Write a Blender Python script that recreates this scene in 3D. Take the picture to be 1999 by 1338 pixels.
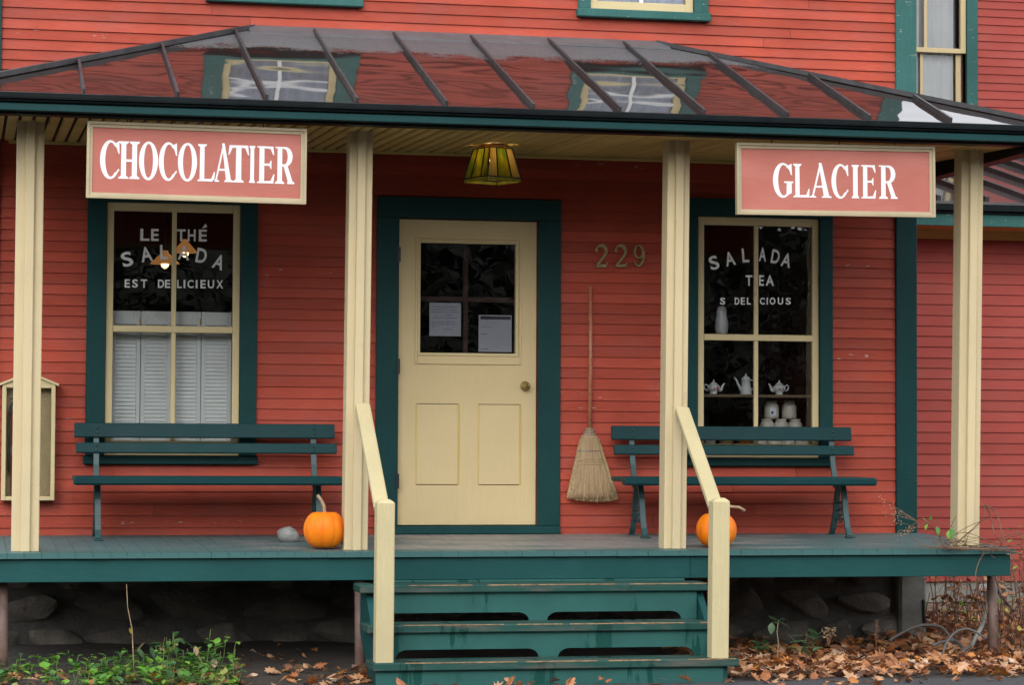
import bpy, math, random
from mathutils import Vector, Matrix, noise
from mathutils.geometry import tessellate_polygon
random.seed(7)
R = math.radians
for o in list(bpy.data.objects): bpy.data.objects.remove(o)
S = bpy.context.scene
COL = S.collection

# ------------------------------------------------------------------ camera
IW, IH, FPX = 1999.0, 1338.0, 4921.5
CAM = Vector((-2.7772, -16.5348, 0.619)); YAW, PIT, ROL = .2115, .0393, .0049
FW = Vector((math.sin(YAW)*math.cos(PIT), math.cos(YAW)*math.cos(PIT), math.sin(PIT)))
r0 = Vector((math.cos(YAW), -math.sin(YAW), 0)); u0 = r0.cross(FW)
RT = math.cos(ROL)*r0 + math.sin(ROL)*u0; UP = -math.sin(ROL)*r0 + math.cos(ROL)*u0
cd = bpy.data.cameras.new('camera'); co = bpy.data.objects.new('camera', cd); COL.objects.link(co)
cd.sensor_fit = 'HORIZONTAL'; cd.sensor_width = 36; cd.lens = 36*FPX/IW
cd.clip_start = .1; cd.clip_end = 500
m3 = Matrix((RT, UP, -FW)).transposed()
co.matrix_world = Matrix.Translation(CAM) @ m3.to_4x4()
S.camera = co
def px(x, y, Y):
    """photo measurement -> world point on the vertical plane at depth Y (surveying helper)"""
    d = FW*FPX + RT*(x-IW/2) + UP*(IH/2-y)
    return CAM + d*((Y-CAM.y)/d.y)

# ------------------------------------------------------------------ sky, sun, exposure
SUN_EL, SUN_AZ = 30, 200          # azimuth measured clockwise from +Y
w = bpy.data.worlds.new('World'); S.world = w; w.use_nodes = True
nt = w.node_tree; nt.nodes.clear()
out = nt.nodes.new('ShaderNodeOutputWorld'); bg = nt.nodes.new('ShaderNodeBackground')
sky = nt.nodes.new('ShaderNodeTexSky'); sky.sky_type = 'NISHITA'; sky.sun_disc = False
sky.sun_elevation = R(SUN_EL); sky.sun_rotation = R(SUN_AZ); sky.dust_density = 4; sky.air_density = 1.2
hs = nt.nodes.new('ShaderNodeHueSaturation'); hs.inputs['Saturation'].default_value = .16
nt.links.new(sky.outputs[0], hs.inputs['Color']); 
cloud = nt.nodes.new('ShaderNodeMixRGB'); cloud.inputs['Fac'].default_value = .75     # even cloud cover over the whole sky
cloud.inputs['Color2'].default_value = (7.4, 7.6, 8.1, 1)
nt.links.new(hs.outputs[0], cloud.inputs['Color1']); nt.links.new(cloud.outputs[0], bg.inputs['Color'])
bg.inputs['Strength'].default_value = .15
nt.links.new(bg.outputs[0], out.inputs[0])
sd = bpy.data.lights.new('sun', 'SUN'); sd.energy = .6; sd.angle = R(40); sd.color = (1, .97, .93)
so = bpy.data.objects.new('sun', sd); COL.objects.link(so)
sv = Vector((math.sin(R(SUN_AZ))*math.cos(R(SUN_EL)), math.cos(R(SUN_AZ))*math.cos(R(SUN_EL)), math.sin(R(SUN_EL))))
so.rotation_euler = sv.to_track_quat('Z', 'Y').to_euler()
S.view_settings.view_transform = 'Standard'; S.view_settings.look = 'None'
S.view_settings.exposure = 0.88; S.view_settings.gamma = 1
S.cycles.max_bounces = 7; S.cycles.diffuse_bounces = 3; S.cycles.glossy_bounces = 4; S.cycles.transparent_max_bounces = 10
S.cycles.caustics_reflective = False; S.cycles.caustics_refractive = False

# ------------------------------------------------------------------ materials
MATS = {}
def new_mat(name):
    m = bpy.data.materials.new(name); m.use_nodes = True; MATS[name] = m
    n = m.node_tree; b = n.nodes['Principled BSDF']
    return m, n, b
def N(n, typ, **kw):
    x = n.nodes.new(typ)
    for k, v in kw.items():
        if hasattr(x, k): setattr(x, k, v)
        else: x.inputs[k].default_value = v
    return x
def c4(c): return (c[0], c[1], c[2], 1)
def mul(c, f): return tuple(min(1, max(0, a*f)) for a in c)
def mixc(n, fac, a, b, typ='MIX'):
    x = N(n, 'ShaderNodeMixRGB', blend_type=typ)
    for s, v in (('Fac', fac), ('Color1', a), ('Color2', b)):
        if hasattr(v, 'is_output'): n.links.new(v, x.inputs[s])
        elif s == 'Fac': x.inputs[s].default_value = v
        else: x.inputs[s].default_value = c4(v)
    return x.outputs[0]
def ramp(n, src, p0, p1):
    x = N(n, 'ShaderNodeMapRange'); x.inputs['From Min'].default_value = p0; x.inputs['From Max'].default_value = p1
    n.links.new(src, x.inputs['Value']); return x.outputs[0]
def pos(n, scale=(1, 1, 1)):
    g = N(n, 'ShaderNodeNewGeometry'); mp = N(n, 'ShaderNodeMapping'); mp.inputs['Scale'].default_value = scale
    n.links.new(g.outputs['Position'], mp.inputs['Vector']); return mp.outputs[0]
def tex(n, vec, scale, detail=4, rough=.55):
    x = N(n, 'ShaderNodeTexNoise'); x.inputs['Scale'].default_value = scale
    x.inputs['Detail'].default_value = detail; x.inputs['Roughness'].default_value = rough
    n.links.new(vec, x.inputs['Vector']); return x.outputs['Fac']
def paint(name, col, rough=.5, var=.12, grain=(1.5, 1.5, 30), bump=.12, peel=0, peelcol=(.6, .56, .5), dirt=.0, dirtcol=(.06, .05, .04), objvar=.08, fine=60, hue=None, spec=.14):
    m, n, b = new_mat(name)
    big = tex(n, pos(n), 1.7, 5)
    col_o = mixc(n, ramp(n, big, .3, .7), mul(col, 1-var), mul(col, 1+var))
    if hue:
        col_o = mixc(n, ramp(n, tex(n, pos(n, (1, 1, 2.5)), 2.3, 6), .45, .75), col_o, hue)
    g = tex(n, pos(n, grain), 7, 4)
    col_o = mixc(n, ramp(n, g, .35, .75), col_o, mixc(n, .5, col_o, mul(col, 1-var*1.8)))
    oi = N(n, 'ShaderNodeObjectInfo')
    hsv = N(n, 'ShaderNodeHueSaturation')
    mr = N(n, 'ShaderNodeMapRange'); mr.inputs['To Min'].default_value = 1-objvar; mr.inputs['To Max'].default_value = 1+objvar
    n.links.new(oi.outputs['Random'], mr.inputs['Value']); n.links.new(mr.outputs[0], hsv.inputs['Value'])
    n.links.new(col_o, hsv.inputs['Color']); col_o = hsv.outputs[0]
    if dirt:
        d = tex(n, pos(n, (1, 1, .6)), 3.1, 7, .65)
        col_o = mixc(n, ramp(n, d, .75-.3*dirt, .85), col_o, dirtcol)
    if peel:
        p = tex(n, pos(n, (4, 4, 14)), 3.0, 6, .62); msk = ramp(n, p, .79-.14*peel, .80-.14*peel)
        col_o = mixc(n, msk, col_o, peelcol)
    n.links.new(col_o, b.inputs['Base Color'])
    rr = ramp(n, tex(n, pos(n), 9, 3), .2, .8); rm = N(n, 'ShaderNodeMapRange')
    rm.inputs['To Min'].default_value = max(.05, rough-.12); rm.inputs['To Max'].default_value = min(1, rough+.15)
    n.links.new(rr, rm.inputs['Value']); n.links.new(rm.outputs[0], b.inputs['Roughness'])
    b.inputs['Specular IOR Level'].default_value = spec
    if bump:
        bp = N(n, 'ShaderNodeBump'); bp.inputs['Strength'].default_value = bump; bp.inputs['Distance'].default_value = .01
        add = N(n, 'ShaderNodeMath', operation='ADD')
        n.links.new(tex(n, pos(n, grain), fine/4, 5), add.inputs[0]); n.links.new(tex(n, pos(n), fine, 2), add.inputs[1])
        n.links.new(add.outputs[0], bp.inputs['Height']); n.links.new(bp.outputs[0], b.inputs['Normal'])
    return m
def plain(name, col, rough=.5, metal=0, var=.1, scale=8, bump=0, spec=.5, emit=None, es=0):
    m, n, b = new_mat(name)
    n.links.new(mixc(n, ramp(n, tex(n, pos(n), scale, 5), .3, .7), mul(col, 1-var), mul(col, 1+var)), b.inputs['Base Color'])
    b.inputs['Roughness'].default_value = rough; b.inputs['Metallic'].default_value = metal
    b.inputs['Specular IOR Level'].default_value = spec
    if bump:
        bp = N(n, 'ShaderNodeBump'); bp.inputs['Strength'].default_value = bump; bp.inputs['Distance'].default_value = .01
        n.links.new(tex(n, pos(n), scale*3, 6), bp.inputs['Height']); n.links.new(bp.outputs[0], b.inputs['Normal'])
    if emit:
        b.inputs['Emission Color'].default_value = c4(emit); b.inputs['Emission Strength'].default_value = es
    return m
RED = (.400, .067, .039); GREEN = (.009, .048, .048); CREAM = (.61, .50, .28)
GH = (20, 20, 1.1)   # grain running along the vertical
GX = (1.5, 20, 20)   # along X
paint('red_paint', RED, .5, .19, GX, .12, peel=.14, peelcol=(.46, .26, .22), objvar=.15, hue=(.37, .085, .062))
paint('red_peeling', mul(RED, .97), .55, .15, GX, .2, peel=1.0, peelcol=(.40, .30, .27), objvar=.08, hue=(.42, .075, .05))
paint('red_paint_wing', (.355, .064, .050), .45, .10, GX, .10, peel=.25, peelcol=(.5, .42, .36), objvar=.06, hue=(.35, .085, .065))
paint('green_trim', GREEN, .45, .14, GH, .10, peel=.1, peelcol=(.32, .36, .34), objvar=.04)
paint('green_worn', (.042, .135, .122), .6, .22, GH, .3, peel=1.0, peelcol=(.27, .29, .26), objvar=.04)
paint('green_bench', (.009, .046, .050), .38, .12, GX, .08, objvar=.06)
paint('green_rim', (.014, .072, .070), .45, .14, GX, .12, peel=.15, peelcol=(.25, .27, .25), objvar=.05)
paint('cream', CREAM, .5, .06, GH, .10, peel=.18, peelcol=(.42, .40, .34), objvar=.03)
paint('cream_flat', CREAM, .5, .06, GX, .10, peel=.12, peelcol=(.42, .38, .3), objvar=.04)
paint('cream_post', (.60, .495, .30), .55, .06, GH, .16, peel=.5, peelcol=(.34, .30, .25), objvar=.03, dirt=.3, dirtcol=(.34, .26, .15))
paint('cream_rail', (.55, .47, .27), .5, .10, GH, .2, peel=.55, peelcol=(.33, .28, .18), dirt=.25, dirtcol=(.36, .30, .17), objvar=.03)
paint('cream_door', (.63, .50, .275), .45, .06, GH, .10, peel=.22, peelcol=(.3, .25, .15), objvar=.0)
paint('cream_soffit', (.62, .46, .17), .5, .12, (20, 1.5, 20), .1, objvar=.10, dirt=.5, dirtcol=(.12, .07, .025))
paint('sign_frame', (.47, .39, .25), .55, .14, GX, .15, peel=.5, peelcol=(.28, .25, .19), objvar=.08)
paint('sign_pink', (.47, .155, .120), .5, .09, GX, .04, objvar=0, hue=(.53, .20, .165))
plain('sign_white', (.82, .82, .82), .5, var=.03)
plain('window_letter', (.72, .72, .70), .6, var=.08, scale=30)
plain('black_metal', (.012, .012, .013), .4, var=.3)
plain('gutter_dark', (.006, .009, .010), .4, var=.3, spec=.10)
plain('iron_green', (.028, .07, .072), .4, var=.15, bump=.1)
plain('brass', (.38, .27, .11), .35, metal=.8, var=.2, scale=40)
plain('digit_brass', (.30, .23, .11), .45, metal=.5, var=.3, scale=30)
plain('dark_room', (.018, .016, .015), .9, var=.2)  # room surfaces coloured near black so the unlit interior reads dark
plain('dark_wood', (.10, .045, .028), .6, var=.2)
plain('shelf_wood', (.16, .10, .05), .6, var=.2)
plain('shutter_white', (.90, .93, .92), .5, var=.04)
plain('curtain', (.62, .63, .62), .9, var=.10, scale=3, bump=.3)
plain('lace_sky_tint', (.56, .61, .70), .9, var=.12, scale=14)  # curtain colour carries the pale blue of sky mirrored in the upper panes
plain('porcelain', (.72, .74, .74), .15, var=.04)
plain('floral', (.50, .18, .20), .2, var=.5, scale=60)
plain('stoneware', (.62, .58, .50), .35, var=.05, scale=20)
plain('paper', (.74, .77, .84), .8, var=.03)
plain('ink', (.10, .10, .13), .8)
plain('orange_tin', (.35, .13, .03), .5); plain('tan_tin', (.34, .22, .09), .5)
plain('rust_pipe', (.16, .10, .08), .6, var=.35, scale=12, bump=.3)
plain('extinguisher_red', (.40, .015, .015), .3); plain('label_tan', (.40, .33, .2), .6)
plain('cab_back', (.58, .45, .24), .6, var=.12)
plain('handle_red', (.40, .15, .08), .45, var=.15, scale=30)
plain('wire', (.25, .25, .27), .4, metal=.6)
plain('rock', (.20, .20, .19), .85, var=.3, scale=14, bump=.6)
plain('concrete', (.22, .22, .19), .9, var=.35, scale=5, bump=.4)
plain('hose_white', (.30, .30, .28), .55, var=.25); plain('hose_grey', (.085, .08, .075), .6, var=.3)
plain('cable_black', (.02, .02, .022), .5)
plain('vent_white', (.45, .45, .43), .5)
plain('stem_brown', (.16, .085, .05), .8, var=.3, scale=30); plain('stem_pale', (.34, .24, .14), .8, var=.3, scale=30)
plain('stem_green', (.14, .20, .05), .7)
plain('asphalt', (.05, .05, .054), .85, var=.35, scale=40, bump=.8)
plain('bark', (.045, .038, .03), .9, var=.3, bump=.5)
plain('added_ridge_dark', (.028, .028, .018), .95, var=.35, scale=.8)
plain('wood_mass', (.022, .026, .015), .9, var=.4)
def leafmat(name, col, var=.3, trans=.25, rough=.5):
    m, n, b = new_mat(name)
    n.links.new(mixc(n, ramp(n, tex(n, pos(n), 23, 3), .3, .7), mul(col, 1-var), mul(col, 1+var)), b.inputs['Base Color'])
    b.inputs['Roughness'].default_value = rough
    t = N(n, 'ShaderNodeBsdfTranslucent'); t.inputs['Color'].default_value = c4(mul(col, 1.2))
    mx = N(n, 'ShaderNodeMixShader'); mx.inputs[0].default_value = trans
    n.links.new(b.outputs[0], mx.inputs[1]); n.links.new(t.outputs[0], mx.inputs[2])
    n.links.new(mx.outputs[0], n.nodes['Material Output'].inputs[0])
for i, c in enumerate(((.44, .20, .085), (.34, .125, .045), (.52, .29, .16), (.22, .095, .05), (.48, .18, .03), (.13, .07, .05), (.56, .40, .27))):
    leafmat('dead_leaf_%d' % i, c, .3, .12, .55)
for i, c in enumerate(((.10, .24, .05), (.15, .36, .04), (.07, .18, .06), (.20, .40, .05), (.30, .32, .09))):
    leafmat('green_leaf_%d' % i, c, .25)
leafmat('pale_dead', (.44, .30, .18)); leafmat('dusty_leaf', (.085, .17, .075), .25); leafmat('yellow_leaf', (.42, .36, .05))
# window glass: transparent with a fresnel reflection
def glass(name, tint=(.86, .88, .88), rough=.0, wave=.0):
    m, n, b = new_mat(name); n.nodes.remove(b)
    t = N(n, 'ShaderNodeBsdfTransparent'); t.inputs[0].default_value = c4(tint)
    g = N(n, 'ShaderNodeBsdfGlossy'); g.inputs['Roughness'].default_value = rough
    fr = N(n, 'ShaderNodeFresnel'); fr.inputs['IOR'].default_value = 1.52
    ml = N(n, 'ShaderNodeMath', operation='MULTIPLY'); ml.inputs[1].default_value = 1.15
    if wave:
        bp = N(n, 'ShaderNodeBump'); bp.inputs['Strength'].default_value = wave; bp.inputs['Distance'].default_value = .02
        n.links.new(tex(n, pos(n), 4, 2), bp.inputs['Height']); n.links.new(bp.outputs[0], g.inputs['Normal'])
    mx = N(n, 'ShaderNodeMixShader'); n.links.new(fr.outputs[0], ml.inputs[0]); n.links.new(ml.outputs[0], mx.inputs[0])
    n.links.new(t.outputs[0], mx.inputs[1]); n.links.new(g.outputs[0], mx.inputs[2])
    n.links.new(mx.outputs[0], n.nodes['Material Output'].inputs[0]); return m
glass('pane_glass', (.95, .96, .96), wave=.03); glass('door_glass', (.80, .80, .81), wave=.02); glass('upper_glass', (.88, .9, .93), wave=.04)
def roof_mat():
    m, n, b = new_mat('roof_metal')
    g = N(n, 'ShaderNodeNewGeometry'); sx = N(n, 'ShaderNodeSeparateXYZ'); n.links.new(g.outputs['Position'], sx.inputs[0])
    # dry dusty band along the top of the slope, wet shiny metal below it
    ad = N(n, 'ShaderNodeMath', operation='ADD')
    nz = N(n, 'ShaderNodeMath', operation='MULTIPLY'); nz.inputs[1].default_value = .30
    n.links.new(tex(n, pos(n, (1, 1, 1)), 2.2, 9, .72), nz.inputs[0])
    n.links.new(sx.outputs['Z'], ad.inputs[0]); n.links.new(nz.outputs[0], ad.inputs[1])
    sp = N(n, 'ShaderNodeMath', operation='MULTIPLY'); sp.inputs[1].default_value = .16; n.links.new(tex(n, pos(n), 75, 3, .7), sp.inputs[0])
    ad2 = N(n, 'ShaderNodeMath', operation='ADD'); n.links.new(ad.outputs[0], ad2.inputs[0]); n.links.new(sp.outputs[0], ad2.inputs[1])
    dry = ramp(n, ad2.outputs[0], 3.33, 3.37)
    n.links.new(mixc(n, dry, (.024, .018, .017), mixc(n, ramp(n, tex(n, pos(n), 60, 4), .35, .7), (.060, .060, .063), (.115, .115, .12))), b.inputs['Base Color'])
    rm = N(n, 'ShaderNodeMapRange'); rm.inputs['To Min'].default_value = .04; rm.inputs['To Max'].default_value = .6
    n.links.new(dry, rm.inputs['Value']); n.links.new(rm.outputs[0], b.inputs['Roughness'])
    b.inputs['IOR'].default_value = 1.66
    bp = N(n, 'ShaderNodeBump'); bp.inputs['Strength'].default_value = .13; bp.inputs['Distance'].default_value = .05
    a2 = N(n, 'ShaderNodeMath', operation='ADD')
    n.links.new(tex(n, pos(n, (1.5, 2.0, 2.0)), 1.9, 0, .4), a2.inputs[0])
    fine = N(n, 'ShaderNodeMath', operation='MULTIPLY'); fine.inputs[1].default_value = .014
    n.links.new(tex(n, pos(n, (1, 3, 3)), 14, 2), fine.inputs[0]); n.links.new(fine.outputs[0], a2.inputs[1])
    n.links.new(a2.outputs[0], bp.inputs['Height']); n.links.new(bp.outputs[0], b.inputs['Normal'])
roof_mat()
plain('roof_seam', (.045, .043, .045), .5, var=.3, scale=12, spec=.3)
plain('flashing', (.10, .105, .11), .4, var=.15, scale=9)
plain('wing_roof', (.07, .065, .065), .09, var=.2, scale=3)
def deck_mat():
    m, n, b = new_mat('deck_paint')
    p = pos(n); sx = N(n, 'ShaderNodeSeparateXYZ'); n.links.new(p, sx.inputs[0])
    g = tex(n, pos(n, (20, 1.2, 20)), 3, 5); wn = tex(n, pos(n, (.7, 1.6, 1)), 1.6, 6, .6)
    base = mixc(n, ramp(n, g, .3, .7), (.052, .112, .114), (.088, .150, .150))
    # foot traffic has worn the paint off in front of the door
    dist = N(n, 'ShaderNodeMath', operation='SUBTRACT'); dist.inputs[1].default_value = .7; n.links.new(sx.outputs['X'], dist.inputs[0])
    ab = N(n, 'ShaderNodeMath', operation='ABSOLUTE'); n.links.new(dist.outputs[0], ab.inputs[0])
    fall = N(n, 'ShaderNodeMapRange'); fall.inputs['From Min'].default_value = .4; fall.inputs['From Max'].default_value = 2.6
    fall.inputs['To Min'].default_value = .16; fall.inputs['To Max'].default_value = -.14; n.links.new(ab.outputs[0], fall.inputs['Value'])
    ad = N(n, 'ShaderNodeMath', operation='ADD'); n.links.new(wn, ad.inputs[0]); n.links.new(fall.outputs[0], ad.inputs[1])
    wear = ramp(n, ad.outputs[0], .48, .66)
    col = mixc(n, wear, base, mixc(n, ramp(n, g, .3, .7), (.19, .185, .18), (.30, .28, .26)))
    edge = ramp(n, sx.outputs['Y'], -1.40, -1.60)
    col = mixc(n, edge, col, (.035, .115, .11))
    n.links.new(col, b.inputs['Base Color']); b.inputs['Roughness'].default_value = .5
    bp = N(n, 'ShaderNodeBump'); bp.inputs['Strength'].default_value = .15; bp.inputs['Distance'].default_value = .008
    n.links.new(g, bp.inputs['Height']); n.links.new(bp.outputs[0], b.inputs['Normal'])
deck_mat()
def stair_mat(name, dry, wet, wear=0.0):
    m, n, b = new_mat(name)
    s = tex(n, pos(n, (2.2, 1, .55)), 2.4, 6, .6)
    drip = tex(n, pos(n, (26, 1, .8)), 1.0, 3, .5)
    ad = N(n, 'ShaderNodeMath', operation='ADD'); ml = N(n, 'ShaderNodeMath', operation='MULTIPLY'); ml.inputs[1].default_value = .35
    n.links.new(drip, ml.inputs[0]); n.links.new(s, ad.inputs[0]); n.links.new(ml.outputs[0], ad.inputs[1])
    f = ramp(n, ad.outputs[0], .76, .80)
    col = mixc(n, f, mixc(n, ramp(n, tex(n, pos(n), 6, 5), .3, .7), mul(dry, .9), mul(dry, 1.1)), wet)
    if wear:
        col = mixc(n, ramp(n, tex(n, pos(n, (1, 6, 6)), 2.5, 7, .65), .62-.1*wear, .70), col, (.11, .10, .085))
    n.links.new(col, b.inputs['Base Color'])
    rm = N(n, 'ShaderNodeMapRange'); rm.inputs['To Min'].default_value = .5; rm.inputs['To Max'].default_value = .25
    n.links.new(f, rm.inputs['Value']); n.links.new(rm.outputs[0], b.inputs['Roughness']); b.inputs['Specular IOR Level'].default_value = .2
    bp = N(n, 'ShaderNodeBump'); bp.inputs['Strength'].default_value = .12; bp.inputs['Distance'].default_value = .008
    n.links.new(tex(n, pos(n, GX), 12, 4), bp.inputs['Height']); n.links.new(bp.outputs[0], b.inputs['Normal'])
stair_mat('riser_green', (.026, .104, .092), (.012, .066, .055)); stair_mat('tread_green', (.019, .070, .058), (.013, .052, .042), wear=1.4)
plain('tread_edge', (.30, .19, .10), .7, var=.5, scale=25)
def stone_mat(name, a, bcol, sc=6):
    m, n, b = new_mat(name)
    oi = N(n, 'ShaderNodeObjectInfo'); mx = mixc(n, oi.outputs['Random'], a, bcol)
    n.links.new(mixc(n, ramp(n, tex(n, pos(n), sc, 7, .65), .35, .7), mx, mul(a, .45)), b.inputs['Base Color'])
    b.inputs['Roughness'].default_value = .9
    bp = N(n, 'ShaderNodeBump'); bp.inputs['Strength'].default_value = 1.0; bp.inputs['Distance'].default_value = .035
    n.links.new(tex(n, pos(n), sc*3, 8, .7), bp.inputs['Height']); n.links.new(bp.outputs[0], b.inputs['Normal'])
stone_mat('fieldstone', (.34, .30, .25), (.20, .175, .15)); stone_mat('mortar', (.26, .245, .215), (.17, .16, .14), 9)
stone_mat('old_brick', (.42, .30, .22), (.55, .46, .34), 9)
stone_mat('soil', (.085, .065, .05), (.06, .05, .04), 5)
def pumpkin_mat():
    m, n, b = new_mat('pumpkin_skin')
    tc = N(n, 'ShaderNodeTexCoord'); f = tex(n, tc.outputs['Object'], 9, 4)
    pc = mixc(n, ramp(n, f, .3, .75), (.78, .165, .006), (.90, .25, .009))
    pc = mixc(n, ramp(n, tex(n, tc.outputs['Object'], 22, 6, .7), .64, .72), pc, (.62, .20, .03))
    n.links.new(pc, b.inputs['Base Color'])
    b.inputs['Roughness'].default_value = .45; b.inputs['Specular IOR Level'].default_value = .2
    bp = N(n, 'ShaderNodeBump'); bp.inputs['Strength'].default_value = .12; bp.inputs['Distance'].default_value = .01
    n.links.new(tex(n, tc.outputs['Object'], 40, 4), bp.inputs['Height']); n.links.new(bp.outputs[0], b.inputs['Normal'])
pumpkin_mat()
def straw_mat():
    m, n, b = new_mat('straw')
    f = tex(n, pos(n, (60, 30, 1.2)), 4, 4)
    n.links.new(mixc(n, ramp(n, f, .3, .7), (.20, .12, .055), (.44, .31, .17)), b.inputs['Base Color']); b.inputs['Roughness'].default_value = .7
straw_mat(); plain('straw_light', (.42, .30, .16), .7, var=.3, scale=60)
def lampglass(name, c1, c2):
    m, n, b = new_mat(name)
    col = mixc(n, ramp(n, tex(n, pos(n, (1, 1, .35)), 26, 5), .35, .65), c1, c2)
    n.links.new(col, b.inputs['Base Color']); b.inputs['Roughness'].default_value = .2
    t = N(n, 'ShaderNodeBsdfTranslucent'); n.links.new(col, t.inputs[0])
    mx = N(n, 'ShaderNodeMixShader'); mx.inputs[0].default_value = .6
    n.links.new(b.outputs[0], mx.inputs[1]); n.links.new(t.outputs[0], mx.inputs[2])
    n.links.new(mx.outputs[0], n.nodes['Material Output'].inputs[0])
lampglass('glass_yellow', (.44, .36, .05), (.17, .24, .07)); lampglass('glass_pink', (.52, .40, .22), (.46, .40, .14))
plain('canopy_orange', (.55, .22, .04), .3, metal=.6)
plain('bulb', (1, .7, .4), .5, emit=(1, .76, .42), es=24.0)
plain('pendant_bulb', (1, .7, .4), .5, emit=(1, .62, .25), es=3.0)
plain('pendant_glow', (.5, .25, .1), .5, emit=(1, .42, .12), es=.14)
plain('pendant_shade', (.55, .33, .16), .35, metal=.5, var=.3)

# ------------------------------------------------------------------ mesh helpers
class MB:
    def __init__(s): s.v = []; s.f = []; s.mi = []; s.cur = 0; s.sm = []; s.smooth = False
    def add(s, vs, fs):
        o = len(s.v); s.v.extend(Vector(p) for p in vs)
        for f in fs: s.f.append([i+o for i in f]); s.mi.append(s.cur); s.sm.append(s.smooth)
        return s
    def box(s, x0, x1, y0, y1, z0, z1, c=0.0):
        if x0 > x1: x0, x1 = x1, x0
        if y0 > y1: y0, y1 = y1, y0
        if z0 > z1: z0, z1 = z1, z0
        if c <= 0:
            return s.add([(x, y, z) for z in (z0, z1) for y in (y0, y1) for x in (x0, x1)],
                         [(0, 2, 3, 1), (4, 5, 7, 6), (0, 1, 5, 4), (2, 6, 7, 3), (0, 4, 6, 2), (1, 3, 7, 5)])
        c = min(c, (x1-x0)/2.1, (y1-y0)/2.1, (z1-z0)/2.1)
        vs = []; L = (x0, y0, z0); H = (x1, y1, z1); idx = {}
        for sx in (0, 1):
            for sy in (0, 1):
                for sz in (0, 1):
                    sg = (sx, sy, sz)
                    for ax in range(3):      # vertex lying on face of axis ax
                        p = [(H[k] if sg[k] else L[k]) for k in range(3)]
                        for k in range(3):
                            if k != ax: p[k] += -c if sg[k] else c
                        idx[(sg, ax)] = len(vs); vs.append(p)
        fs = []
        for ax in range(3):
            a, b = [(1, 2), (2, 0), (0, 1)][ax]
            for sd in (0, 1):
                loop = []
                for (i, j) in ((0, 0), (1, 0), (1, 1), (0, 1)):
                    sg = [0, 0, 0]; sg[ax] = sd; sg[a] = i; sg[b] = j; loop.append(idx[(tuple(sg), ax)])
                fs.append(loop if sd else loop[::-1])
        for ax in range(3):                  # edges along axis ax
            a, b = [(1, 2), (2, 0), (0, 1)][ax]
            for i in (0, 1):
                for j in (0, 1):
                    s0 = [0, 0, 0]; s1 = [0, 0, 0]; s1[ax] = 1; s0[a] = s1[a] = i; s0[b] = s1[b] = j
                    q = [idx[(tuple(s0), a)], idx[(tuple(s1), a)], idx[(tuple(s1), b)], idx[(tuple(s0), b)]]
                    fs.append(q if i == j else q[::-1])
        for sx in (0, 1):
            for sy in (0, 1):
                for sz in (0, 1):
                    q = [idx[((sx, sy, sz), k)] for k in range(3)]
                    fs.append(q if (sx+sy+sz) % 2 else q[::-1])
        # make the winding of edge quads consistent
        n0 = len(s.v); s.add(vs, fs); ctr = Vector(((x0+x1)/2, (y0+y1)/2, (z0+z1)/2))
        for k in range(len(s.f)-len(fs), len(s.f)):
            q = s.f[k]; a, b, d = s.v[q[0]], s.v[q[1]], s.v[q[2]]
            if (b-a).cross(d-a).dot((a+b+d)/3-ctr) < 0: s.f[k] = q[::-1]
        return s
    def hexa(s, p):      # 8 points: bottom 4 then top 4, counter-clockwise from above
        return s.add(p, [(0, 3, 2, 1), (4, 5, 6, 7), (0, 1, 5, 4), (1, 2, 6, 5), (2, 3, 7, 6), (3, 0, 4, 7)])
    def beam(s, a, b, w, h, up=Vector((0, 0, 1)), c=0):      # rectangular bar from a to b
        a = Vector(a); b = Vector(b); d = (b-a).normalized(); sd = d.cross(up).normalized(); u = sd.cross(d)
        p = []
        for e in (a, b):
            p += [e - sd*w/2 - u*h/2, e + sd*w/2 - u*h/2, e + sd*w/2 + u*h/2, e - sd*w/2 + u*h/2]
        return s.add(p, [(0, 1, 2, 3), (4, 7, 6, 5), (0, 4, 5, 1), (1, 5, 6, 2), (2, 6, 7, 3), (3, 7, 4, 0)])
    def tube(s, pts, rad, n=6, cap=True):
        pts = [Vector(p) for p in pts]; m = len(pts)
        if not hasattr(rad, '__len__'): rad = [rad]*m
        vs = []; prev = None
        for i, p in enumerate(pts):
            t = (pts[min(i+1, m-1)]-pts[max(i-1, 0)])
            t = t.normalized() if t.length > 1e-9 else Vector((0, 0, 1))
            if prev is None: a = t.orthogonal().normalized()
            else:
                a = prev - t*prev.dot(t); a = a.normalized() if a.length > 1e-6 else t.orthogonal().normalized()
            prev = a; b = t.cross(a)
            for k in range(n):
                an = 2*math.pi*k/n; vs.append(p + (a*math.cos(an)+b*math.sin(an))*rad[i])
        fs = [(i*n+k, i*n+(k+1) % n, (i+1)*n+(k+1) % n, (i+1)*n+k) for i in range(m-1) for k in range(n)]
        if cap: fs += [tuple(range(n-1, -1, -1)), tuple((m-1)*n+k for k in range(n))]
        return s.add(vs, fs)
    def lathe(s, prof, n=16, c=(0, 0, 0), sx=1, sy=1):
        vs = [(c[0]+r*math.cos(2*math.pi*k/n)*sx, c[1]+r*math.sin(2*math.pi*k/n)*sy, c[2]+z) for r, z in prof for k in range(n)]
        fs = [(i*n+k, i*n+(k+1) % n, (i+1)*n+(k+1) % n, (i+1)*n+k) for i in range(len(prof)-1) for k in range(n)]
        fs += [tuple(range(n-1, -1, -1)), tuple((len(prof)-1)*n+k for k in range(n))]
        return s.add(vs, fs)
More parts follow.
